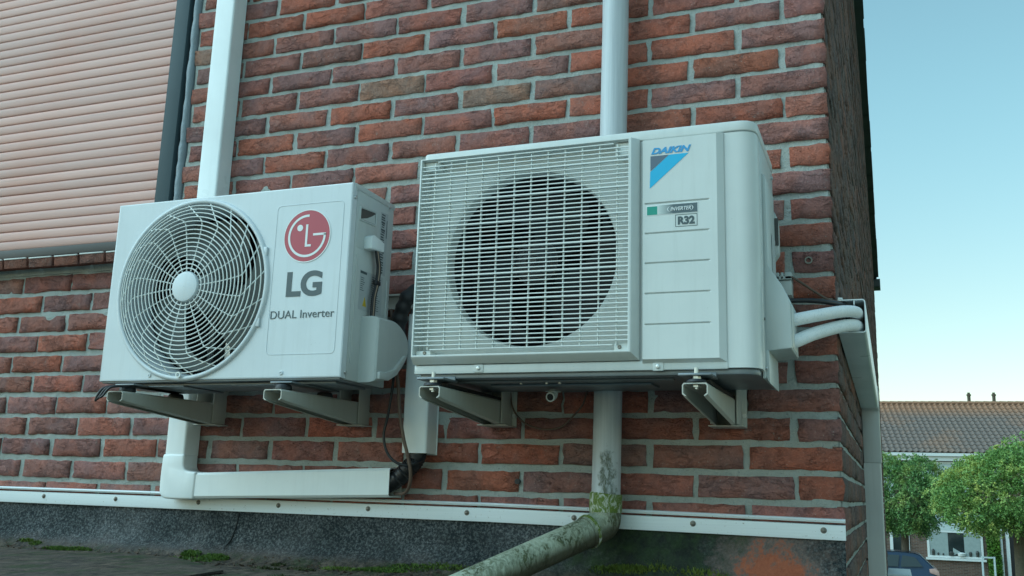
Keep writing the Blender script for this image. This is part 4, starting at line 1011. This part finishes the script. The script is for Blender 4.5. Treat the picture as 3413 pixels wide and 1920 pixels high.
for x in (-.6290, -.5720, -.5430): obj('rivet', MB().cyl((x, DF + .07), .0035, 'z', DZ0 - .017, DZ0 - .0135, 10), M['zinc'], DK)
nz = MB(); nz.cyl((-.586, -.2), .018, 'z', -.9035, -.900, 20, .011); nz.tube([(-.586, -.198, -.901), (-.586, -.2, -.9065), (-.586, -.206, -.9135), (-.587, -.217, -.917)], .0105, 16, 3)
obj('drain_nozzle', nz, M['side'], DK)
obj('nozzle_bore', MB().tube([(-.5869, -.2165, -.9169), (-.5872, -.2180, -.9173)], .0075, 14), M['gap'], DK)

# small white box clipped behind the right unit
cl = thing('cable_box', (-.11, -.04, -.65), 'small white slotted plastic box on the wall right of the ivory unit', 'junction box')
obj('body', MB().box(-.128, -.0915, -.045, -.001, -.6800, -.6460), M['side'], cl, bevel=.002)
cb = MB()
for x0, x1 in ((-.1330, -.1165), (-.1135, -.1075), (-.1045, -.0905)): cb.box(x0, x1, -.050, -.001, -.6440, -.6285)
cb.box(-.1330, -.0905, -.050, -.001, -.6445, -.6370)
obj('lid', cb, M['side'], cl, bevel=.001)

# ------------------------------------------------------------------ hoses and cables
def cable(name, pts, r, mat, label, cat, sm=6, seg=12): return tag(obj(name, MB().tube(pts, r, seg, sm), M[mat], loc=pts[0]), label, cat)
cable('insulated_hose', [(-.085, -.200, -.766), (-.074, -.200, -.763), (-.030, -.150, -.746), (.013, -.080, -.727), (.036, -.030, -.7195), (.041, .035, -.7165), (.040, .25, -.718), (.038, .6, -.722)], .0128, 'hose', 'upper white sleeved hose curving from the ivory unit into the gable duct', 'hose', 7, 18)
cable('insulated_hose', [(-.086, -.200, -.812), (-.074, -.200, -.807), (-.040, -.150, -.784), (.003, -.080, -.760), (.028, -.030, -.7485), (.040, .035, -.7435), (.040, .25, -.746), (.038, .6, -.750)], .0135, 'hose', 'lower white sleeved hose sagging from the ivory unit into the gable duct', 'hose', 7, 18)
cable('cable', [(-.10, -.12, -.707), (-.051, -.100, -.7045), (-.015, -.070, -.7040), (.011, -.020, -.7020), (.016, .05, -.700), (.016, .5, -.702)], .0052, 'cblack', 'straight black cable above the white hoses', 'cable')
cable('cable', [(-.094, -.040, -.636), (-.073, -.030, -.649), (-.046, -.018, -.668), (-.018, -.010, -.686), (.010, -.006, -.694), (.014, .06, -.696)], .0028, 'cbrown', 'thin brown cable slanting down to the gable duct', 'cable')
cable('cable', [(-1.062, -.085, -.68), (-1.047, -.095, -.734), (-1.034, -.095, -.825), (-1.024, -.095, -.879), (-1.016, -.095, -.942), (-1.003, -.093, -1.002), (-.991, -.09, -1.043), (-.984, -.085, -1.081), (-.990, -.075, -1.112), (-1.012, -.055, -1.131), (-1.05, -.035, -1.133)], .0042, 'cbrown', 'brown cable hanging beside the left unit into the open duct', 'cable')
cable('cable', [(-1.050, -.08, -.78), (-1.042, -.09, -.860), (-1.051, -.09, -.942), (-1.060, -.09, -.991), (-1.051, -.09, -1.030), (-1.030, -.09, -1.054), (-1.004, -.085, -1.065), (-.981, -.07, -1.060), (-.972, -.04, -1.045), (-.975, -.03, -1.01)], .0034, 'cblack', 'black cable looping below the left unit to the short duct', 'cable')
cable('cable', [(-.768, -.02, -.84), (-.758, -.02, -.886), (-.750, -.02, -.923), (-.725, -.02, -.954), (-.691, -.02, -.969), (-.658, -.02, -.973), (-.623, -.02, -.965), (-.594, -.02, -.938), (-.574, -.02, -.914), (-.56, -.02, -.87)], .0022, 'cbrown', 'thin dark cable loop hanging under the ivory unit', 'cable')
# ribbed black hose bridging the two open ducts
rp_ = catmull([Vector(p) for p in ((-.992, -.032, -1.00), (-.995, -.034, -1.045), (-1.018, -.036, -1.074), (-1.050, -.034, -1.100), (-1.085, -.032, -1.114))], 14)
tag(obj('corrugated_hose', MB().tube(rp_, lambda t: .0215 + .0014 * math.sin(t * 150), 16), M['cblack'], loc=(-1.03, -.03, -1.07), angle=70), 'black corrugated hose bridging the gap between two open ducts', 'hose')
bp_ = catmull([Vector(p) for p in ((-.955, -.05, -.622), (-.995, -.075, -.632), (-1.015, -.085, -.650), (-1.028, -.085, -.675), (-1.040, -.08, -.705), (-1.043, -.08, -.745), (-1.050, -.08, -.80), (-1.055, -.09, -.83))], 10)
tag(obj('pipe_bundle', MB().tube(bp_, lambda t: .019 + .0016 * math.sin(t * 47) + .001 * math.sin(t * 23 + 1), 14), M['rubber'], loc=(-1.02, -.08, -.7), angle=70), 'black taped pipe bundle behind the left unit', 'pipe')
mr_ = thing('mounting_rail', (-1.06, -.01, -.65), 'metal wall rail showing in the gap between the units', 'rail')
obj('rail', MB().box(-1.25, -.93, -.012, -.002, -.6640, -.6260), M['bracket'], mr_, bevel=.002)
obj('lip', MB().box(-1.25, -.93, -.022, -.012, -.6300, -.6255).box(-1.25, -.93, -.022, -.012, -.6660, -.6620), M['bracket'], mr_)
# dark stain-free shelf of white canopy low on the gable
wb = thing('canopy', (.12, 9, -1.83), 'small white canopy edge low on the gable beside the duct', 'canopy')
obj('slab', MB().box(.003, .235, 8.6, 9.6, -1.90, -1.825), M['fwhite'], wb, bevel=.01)

# ------------------------------------------------------------------ house across the street
TH = R(10)
HP = thing('terraced_house', (-.1, 44.3, GZ), 'brown brick terraced house with tiled roof across the street', 'house')
HP.rotation_euler = (0, 0, -R(0))
ca, sa = math.cos(TH), math.sin(TH)
HO = Vector((-.1, 44.1, GZ))
def hpos(u, w, h): return (HO.x + u * ca - w * sa, HO.y + u * sa * .35 + w * ca, GZ + h)
def hbox(mb, u0, u1, w0, w1, h0, h1):
    return mb.add([hpos(u, w, h) for h in (h0, h1) for w in (w0, w1) for u in (u0, u1)], [(0, 2, 3, 1), (4, 5, 7, 6), (0, 1, 5, 4), (2, 6, 7, 3), (0, 4, 6, 2), (1, 3, 7, 5)])
hb = MB()
hbox(hb, -6, 16, 0, 7.5, 0, 5.25)
hw = obj('wall', hb, M['facade'], HP, smooth=False)
EH, RH, RW = 5.27, 7.78, 4.0
rb_ = MB(); rb_.add([hpos(-6, -.25, EH), hpos(16, -.25, EH), hpos(16, RW, RH), hpos(-6, RW, RH), hpos(-6, 8, EH), hpos(16, 8, EH)], [(0, 1, 2, 3), (3, 2, 5, 4)])
roof = obj('roof', rb_, M['tile'], HP, smooth=False)
# pantiles: a curved piece, staggered not at all, laid in courses
tw, tl_ = .245, .335
cs_ = math.hypot(RW + .25, RH - EH); nc = int(cs_ / tl_) + 1
tm = MB(); TP = [(-.5, .0), (-.36, .045), (-.2, .065), (-.05, .045), (.1, .012), (.3, .0), (.5, .012)]
dirn = Vector(hpos(0, RW, RH)) - Vector(hpos(0, -.25, EH)); dn = dirn.normalized(); ux = (Vector(hpos(1, 0, 0)) - Vector(hpos(0, 0, 0))); nn = ux.cross(dn).normalized()
if nn.z < 0: nn = -nn
vsx = []
for s_, lift in ((0, .04), (1, .012)):
    for a, b in TP: vsx.append(ux * a * tw * 1.02 + dn * s_ * tl_ * 1.05 + nn * (b + lift))
for a, b in TP: vsx.append(ux * a * tw * 1.02 + nn * (b + .015))
n7 = len(TP)
tm.add(vsx, [(i, i + 1, n7 + i + 1, n7 + i) for i in range(n7 - 1)] + [(2 * n7 + i, 2 * n7 + i + 1, i + 1, i) for i in range(n7 - 1)])
tme = tm.mesh('roof_tile', angle=60); tme.materials.append(M['tile'])
tiles = []
for c_ in range(nc):
    for q in range(int(22 / tw)):
        u = -6 + q * tw; p = Vector(hpos(u, -.25, EH)) + dn * tl_ * c_
        px, py, d = project((p.x, p.y, p.z)); tiles.append((0 < px < 1040 and px > 884 and py < 500, p))
vis = [p for f_, p in tiles if f_]; vis.sort(key=lambda p: (round(project(p)[1] / 400), abs(project(p)[0] - 940)))
hidden = [p for f_, p in tiles if not f_] + vis[300:]
for p in vis[:300]:
    o = bpy.data.objects.new('roof_tile', tme); COL.objects.link(o); o.parent = roof; o.location = p - ORG[HP]
tr = MB()
for p in hidden: tr.add([p + v for v in vsx], [(i, i + 1, n7 + i + 1, n7 + i) for i in range(n7 - 1)] + [(2 * n7 + i, 2 * n7 + i + 1, i + 1, i) for i in range(n7 - 1)])
o = obj('roof_tiles', tr, M['tile'], roof, angle=60); o['kind'] = 'stuff'
for q in range(int(22 / .35)):
    u = -6 + q * .35; c = Vector(hpos(u, RW, RH + .03)); 
    if not (-3 < u < 13): continue
    m_ = MB(); m_.loft([[c + ux * s_ * .37 + Vector((0, math.cos(a) * r_, math.sin(a) * r_)) for a in (math.pi * i / 6 for i in range(7))] for s_, r_ in ((0, .13), (1, .115))], False, False)
    obj('ridge_tile', m_, M['tile'], roof, angle=60)
for u in (4.62, 5.72):
    m_ = MB(); c = hpos(u, RW + .2, 0)
    m_.cyl((c[0], c[1]), .075, 'z', GZ + RH - .3, GZ + RH + .42, 10); m_.cyl((c[0], c[1]), .10, 'z', GZ + RH + .42, GZ + RH + .50, 10); m_.cyl((c[0], c[1]), .06, 'z', GZ + RH + .50, GZ + RH + .58, 10)
    obj('chimney_pipe', m_, M['bark'], roof)
obj('gutter', hbox(MB(), -6, 16, -.34, -.2, EH - .14, EH - .01), M['fwhite'], HP, smooth=False)
obj('fascia', hbox(MB(), -6, 16, -.22, -.02, EH - .34, EH - .14), M['fwhite'], HP, smooth=False)
def window(u0, u1, h0, h1, pane_mat, bars=1, parts=True):
    fr_ = MB(); t_ = .085
    for a in ((u0, u1, h0, h0 + t_), (u0, u1, h1 - t_, h1), (u0, u0 + t_, h0 + t_, h1 - t_), (u1 - t_, u1, h0 + t_, h1 - t_)): hbox(fr_, a[0], a[1], -.05, .02, a[2], a[3])
    w_ = obj('window', fr_, M['fwhite'], HP, smooth=False)
    obj('pane', hbox(MB(), u0 + t_, u1 - t_, -.02, -.012, h0 + t_, h1 - t_), pane_mat, w_, smooth=False)
    return w_
w1 = window(1.50, 3.72, .84, 1.98, M['glass'])
g0 = M['glass']
obj('curtain', hbox(MB(), 1.60, 2.34, -.030, -.022, .93, 1.90), M['curtain'], w1, smooth=False); obj('curtain', hbox(MB(), 2.98, 3.62, -.030, -.022, .93, 1.90), M['curtain'], w1, smooth=False)
for u, hh, ww in ((1.72, .26, .13), (1.92, .12, .08), (2.12, .10, .07), (2.45, .18, .2), (2.85, .15, .34), (3.2, .2, .13), (3.48, .25, .14)):
    c = hpos(u, -.04, .935); m_ = MB(); m_.cyl((c[0], c[1]), ww * .4, 'z', c[2], c[2] + hh * .7, 10, ww * .5); m_.cyl((c[0], c[1]), ww * .5, 'z', c[2] + hh * .7, c[2] + hh, 10, ww * .2)
    obj('window_ornament', m_, M['pot'] if u != 2.85 else M['fwhite'], w1)
m_ = MB(); c = hpos(2.62, -.035, 1.1); m_.lathe_y(c[0], c[2], [(.19, c[1]), (.17, c[1] - .02), (.001, c[1] - .03)], 3); obj('window_ornament', m_, M['curtain'], w1)
obj('window_sill', hbox(MB(), 1.42, 3.8, -.12, .02, .74, .83), M['fwhite'], HP, smooth=False)
obj('panel', hbox(MB(), 1.50, 3.72, -.045, .02, 1.985, 2.75), M['blind'], HP, smooth=False)
window(1.42, 3.3, 3.05, 4.9, M['blind']); window(-1.6, .25, 3.05, 4.9, M['blind']); window(-2.6, -.3, .84, 1.98, M['glass']); window(5.6, 7.6, 3.05, 4.9, M['blind']); window(6.2, 8.2, .84, 1.98, M['glass'])
dd = obj('door', hbox(MB(), .10, .66, -.04, .02, .1, 2.1), M['glass'], HP, smooth=False)
obj('door_frame', hbox(hbox(MB(), .66, .78, -.06, .02, .1, 2.2), -.02, .10, -.06, .02, .1, 2.2), M['fwhite'], dd, smooth=False)
dpx = MB(); a_, b_ = hpos(4.42, -.1, .1), hpos(4.42, -.1, 4.9); dpx.tube([a_, b_], .055, 10); obj('drainpipe', dpx, M['fwhite'], HP)
d2 = obj('door', hbox(MB(), 4.75, 5.6, -.04, .02, .1, 2.1), M['room'], HP, smooth=False)
obj('door_frame', hbox(hbox(MB(), 4.62, 4.75, -.07, .02, .1, 2.2), 5.6, 5.72, -.07, .02, .1, 2.2), M['fwhite'], d2, smooth=False)
# climber on the facade and a little white gate frame
def leaves(mb, n, sampler, size, r):
    for _ in range(n):
        p, nrm = sampler(); t1 = Vector((r.uniform(-1, 1), r.uniform(-1, 1), r.uniform(-.6, .6))).normalized(); t2 = t1.cross(Vector((r.uniform(-1, 1), r.uniform(-1, 1), r.uniform(-1, 1)))).normalized(); s_ = size * r.uniform(.6, 1.3)
        mb.add([p - t1 * s_, p + t2 * s_ * .45, p + t1 * s_, p - t2 * s_ * .45], [(0, 1, 2, 3)])
rl = random.Random(3)
cm = MB()
def s_cl():
    h = rl.random(); u = rl.uniform(3.85 - .02 * h, 4.30 + .1 * (1 - h)) ; return Vector(hpos(u, -.05 - rl.random() * .25, .15 + 2.05 * h)), None
leaves(cm, 2600, s_cl, .055, rl)
cp = thing('climbing_plant', hpos(4.05, -.15, .1), 'bright green climbing plant beside the ground floor window opposite', 'plant')
obj('foliage', cm, M['hedge'], cp, smooth=False); obj('stem', MB().tube([hpos(4.05, -.1, .0), hpos(4.08, -.1, 1.0), hpos(4.03, -.1, 2.0)], .02, 6), M['bark'], cp)
gt = thing('garden_gate', hpos(3.6, -1.2, .1), 'small white garden gate frame below the ground floor window', 'gate')
gm_ = MB(); 
for u in (3.36, 3.82): hbox(gm_, u - .03, u + .03, -1.23, -1.17, .1, 1.02)
obj('post', gm_, M['blind'], gt, smooth=False)
for h in (.98, .20): obj('rail', hbox(MB(), 3.40, 3.78, -1.22, -1.18, h - .03, h + .03), M['blind'], gt, smooth=False)

# ------------------------------------------------------------------ trees
def tree(label, cx, cy, cz, rx, ry, rz, trunk_r, mat, seed, n):
    r = random.Random(seed)
    t = thing('tree', (cx, cy, GZ), label, 'tree', 'ball-headed street trees')
    tk = MB(); tk.tube([(cx + .05, cy, GZ), (cx, cy, GZ + 1.2), (cx + .02, cy, cz - rz * .75)], lambda q: trunk_r * (1.15 - .2 * q), 14, 3)
    for k in range(9):
        a = 6.283 * k / 9 + r.uniform(-.3, .3); e = r.uniform(.2, .9)
        p0 = Vector((cx, cy, cz - rz * .78)); p2 = Vector((cx + rx * .75 * math.cos(a) * math.cos(e), cy + ry * .75 * math.sin(a) * math.cos(e), cz - rz * .2 + rz * .8 * math.sin(e))); p1 = (p0 + p2) / 2 + Vector((0, 0, -.12)) + Vector((math.cos(a), math.sin(a), 0)) * .1
        tk.tube([p0, p1, p2], lambda q: trunk_r * (.42 - .34 * q), 7, 4)
    obj('trunk', tk, M['bark'], t)
    lobes = [(Vector((r.gauss(0, 1), r.gauss(0, 1), r.gauss(0, 1))).normalized(), r.uniform(.12, .34)) for _ in range(22)]
    holes = [Vector((r.gauss(0, 1), r.gauss(0, 1), r.gauss(0, .8))).normalized() for _ in range(16)]
    cr = MB(); made = 0
    while made < n:
        d = Vector((r.gauss(0, 1), r.gauss(0, 1), r.gauss(0, 1))).normalized()
        if d.z < -.93: continue
        bulge = 1 + max([w * max(0, (d.dot(q) - .82) / .18) for q, w in lobes]) - .08 + .05 * math.sin(d.x * 9 + d.y * 7)
        rad = bulge * (1 - abs(r.gauss(0, .12)) + (.10 if r.random() < .07 else 0)) if r.random() < .85 else r.uniform(.45, .9)
        if any(d.dot(g_) > .965 and r.random() < .8 for g_ in holes) and rad > .6: rad *= .72
        if d.z < -.25: rad *= 1 - .25 * (-d.z - .25)
        p = Vector((cx + d.x * rx * rad, cy + d.y * ry * rad, cz + d.z * rz * rad))
        # a drooping spray: paired leaflets along a bent stalk, every leaflet rolled its own way
        outw = Vector((d.x + r.uniform(-.6, .6), d.y + r.uniform(-.6, .6), d.z * .5 + r.uniform(-.7, .4))).normalized()
        L = r.uniform(.14, .30); m = 6
        for i in range(m):
            q = p + outw * L * i / m - Vector((0, 0, 1)) * (L * .55 * (i / m) ** 2)
            for sg in (-1, 1):
                n_ = Vector((r.gauss(0, 1), r.gauss(0, 1), r.gauss(0, .8) + .4)).normalized()
                sd_ = outw.cross(n_).normalized() * sg; ld = (sd_ + outw * .55 + Vector((0, 0, r.uniform(-.45, .05)))).normalized(); ll = .095 * (1 - .35 * i / m) * r.uniform(.75, 1.25)
                wv = ld.cross(n_).normalized() * .021
                cr.add([q, q + ld * ll * .5 + wv, q + ld * ll, q + ld * ll * .5 - wv], [(0, 1, 2, 3)])
        made += 1
    obj('crown', cr, mat, t, smooth=False)
    return t
tree('round green tree nearest the brick gable, over the blue car', .42, 35.6, -.90, 1.42, 1.4, 1.42, .13, M['leafa'], 4, 3600)
tree('wider yellow-green tree at the right edge, thick pale trunk', 3.45, 29.9, -.74, 2.12, 2.0, 1.31, .155, M['leafb'], 9, 5200)

# ------------------------------------------------------------------ parked cars
def car(label, x_rear, y0, body_mat, seed, way=-1):
    "hatchback seen from its left flank, tail towards +X"
    c = thing('parked_car', (x_rear + 2 * way, y0 + .85, GZ), label, 'car', 'cars parked along the street')
    def X(u): return x_rear + way * u
    prof = [(0.02, .32), (-.02, .50), (.0, .72), (.06, .88), (.16, .96), (.55, 1.36), (.75, 1.42), (1.3, 1.45), (2.0, 1.42), (2.35, 1.32), (3.05, .95), (3.75, .84), (4.1, .70), (4.18, .50), (4.15, .25), (3.75, .22)]
    def wheelcut(cx, r_=.34):
        return [(cx + r_ * math.cos(a), .28 + r_ * math.sin(a)) for a in (math.pi * i / 8 for i in range(9))]
    low = wheelcut(3.35) + wheelcut(.78) + [(.3, .24)]
    low = [(u, h) for u, h in wheelcut(3.35)] + [(2.9, .2), (1.25, .2)] + [(u, h) for u, h in wheelcut(.78)] + [(.32, .22)]
    full = prof + low
    def tum(h): return 0 if h < .85 else (h - .85) * .36
    b = MB(); rings = []
    for side, inset in ((0, .04), (0, 0), (1, 0), (1, .04)):
        ring = []
        for u, h in full:
            y = (y0 + tum(h) + inset) if side == 0 else (y0 + 1.72 - tum(h) - inset)
            k = .985 if inset else 1
            ring.append((X(2.08 + (u - 2.08) * k), y, GZ + .25 + (h - .25) * (k if h > .3 else 1)))
        rings.append(ring)
    b.loft(rings); body = obj('body', b, body_mat, c, angle=28)
    def glass(poly, name='side_window'):
        for s_ in (0, 1):
            m_ = MB(); pts = [(X(u), (y0 + tum(h) - .006 + .0) if s_ == 0 else (y0 + 1.72 - tum(h) + .006), GZ + h) for u, h in poly]; pts2 = [(a, y + (.01 if s_ == 0 else -.01), z) for a, y, z in pts]
            n = len(pts); m_.add(pts + pts2, [tuple(range(n)), tuple(range(n, 2 * n))[::-1]] + [(i, (i + 1) % n, n + (i + 1) % n, n + i) for i in range(n)]); obj(name, m_, M['glass'], c, smooth=False)
    glass([(.50, .98), (.72, 1.28), (1.12, 1.33), (1.20, .95)]); glass([(1.28, .95), (1.22, 1.33), (1.95, 1.33), (2.02, .95)]); glass([(2.10, .95), (2.05, 1.31), (2.3, 1.24), (2.78, .96)])
    m_ = MB(); m_.add([(X(.19) + .012, y0 + .12 + .03, GZ + .97), (X(.19) + .012, y0 + 1.57, GZ + .97), (X(.55) + .012, y0 + 1.46, GZ + 1.34), (X(.55) + .012, y0 + .26, GZ + 1.34), (X(.22), y0 + .15, GZ + .96), (X(.22), y0 + 1.57, GZ + .96), (X(.58), y0 + 1.46, GZ + 1.33), (X(.58), y0 + .26, GZ + 1.33)], [(0, 1, 2, 3), (7, 6, 5, 4), (0, 4, 5, 1), (1, 5, 6, 2), (2, 6, 7, 3), (3, 7, 4, 0)]); obj('rear_window', m_, M['glass'], c, smooth=False)
    for s_ in (0, 1):
        ya, yb = (y0 - .012, y0 + .16) if s_ == 0 else (y0 + 1.56, y0 + 1.732)
        obj('tail_light', MB().prism(fillet([(X(-.015), .70 + GZ), (X(.28), .80 + GZ), (X(.30), .92 + GZ), (X(.10), .95 + GZ), (X(-.0), .86 + GZ)], .02), 'y', ya, yb), M['lamp'], c, bevel=.01)
        for cx in (.78, 3.35):
            yy = (y0 - .005, y0 + .19) if s_ == 0 else (y0 + 1.53, y0 + 1.725)
            w_ = obj('wheel', MB().cyl((X(cx), GZ + .30), .30, 'y', yy[0], yy[1], 28), M['tyre'], c, bevel=.03); obj('rim', MB().cyl((X(cx), GZ + .30), .2, 'y', yy[0] - .006, yy[1] + .006, 24), M['rim'], w_, bevel=.015)
    obj('bumper', MB().prism(fillet([(X(-.06), .30 + GZ), (X(.4), .28 + GZ), (X(.36), .58 + GZ), (X(-.05), .60 + GZ)], .04), 'y', y0 + .01, y0 + 1.71), body_mat, c, bevel=.03)
    obj('arch_trim', MB().loft([[(X(.78) + r_ * math.cos(a), y0 - .012, GZ + .28 + r_ * math.sin(a)) for r_ in (.335, .37)] for a in (math.pi * i / 16 for i in range(17))], False, False), M['rim'], c)
    return c
car('dark blue hatchback parked behind the brick gable', 1.42, 34.2, M['carblue'], 1)
car('pale silver car whose tail shows at the right edge, beyond the thick trunk', 3.70, 31.8, M['carwhite'], 2, 1)
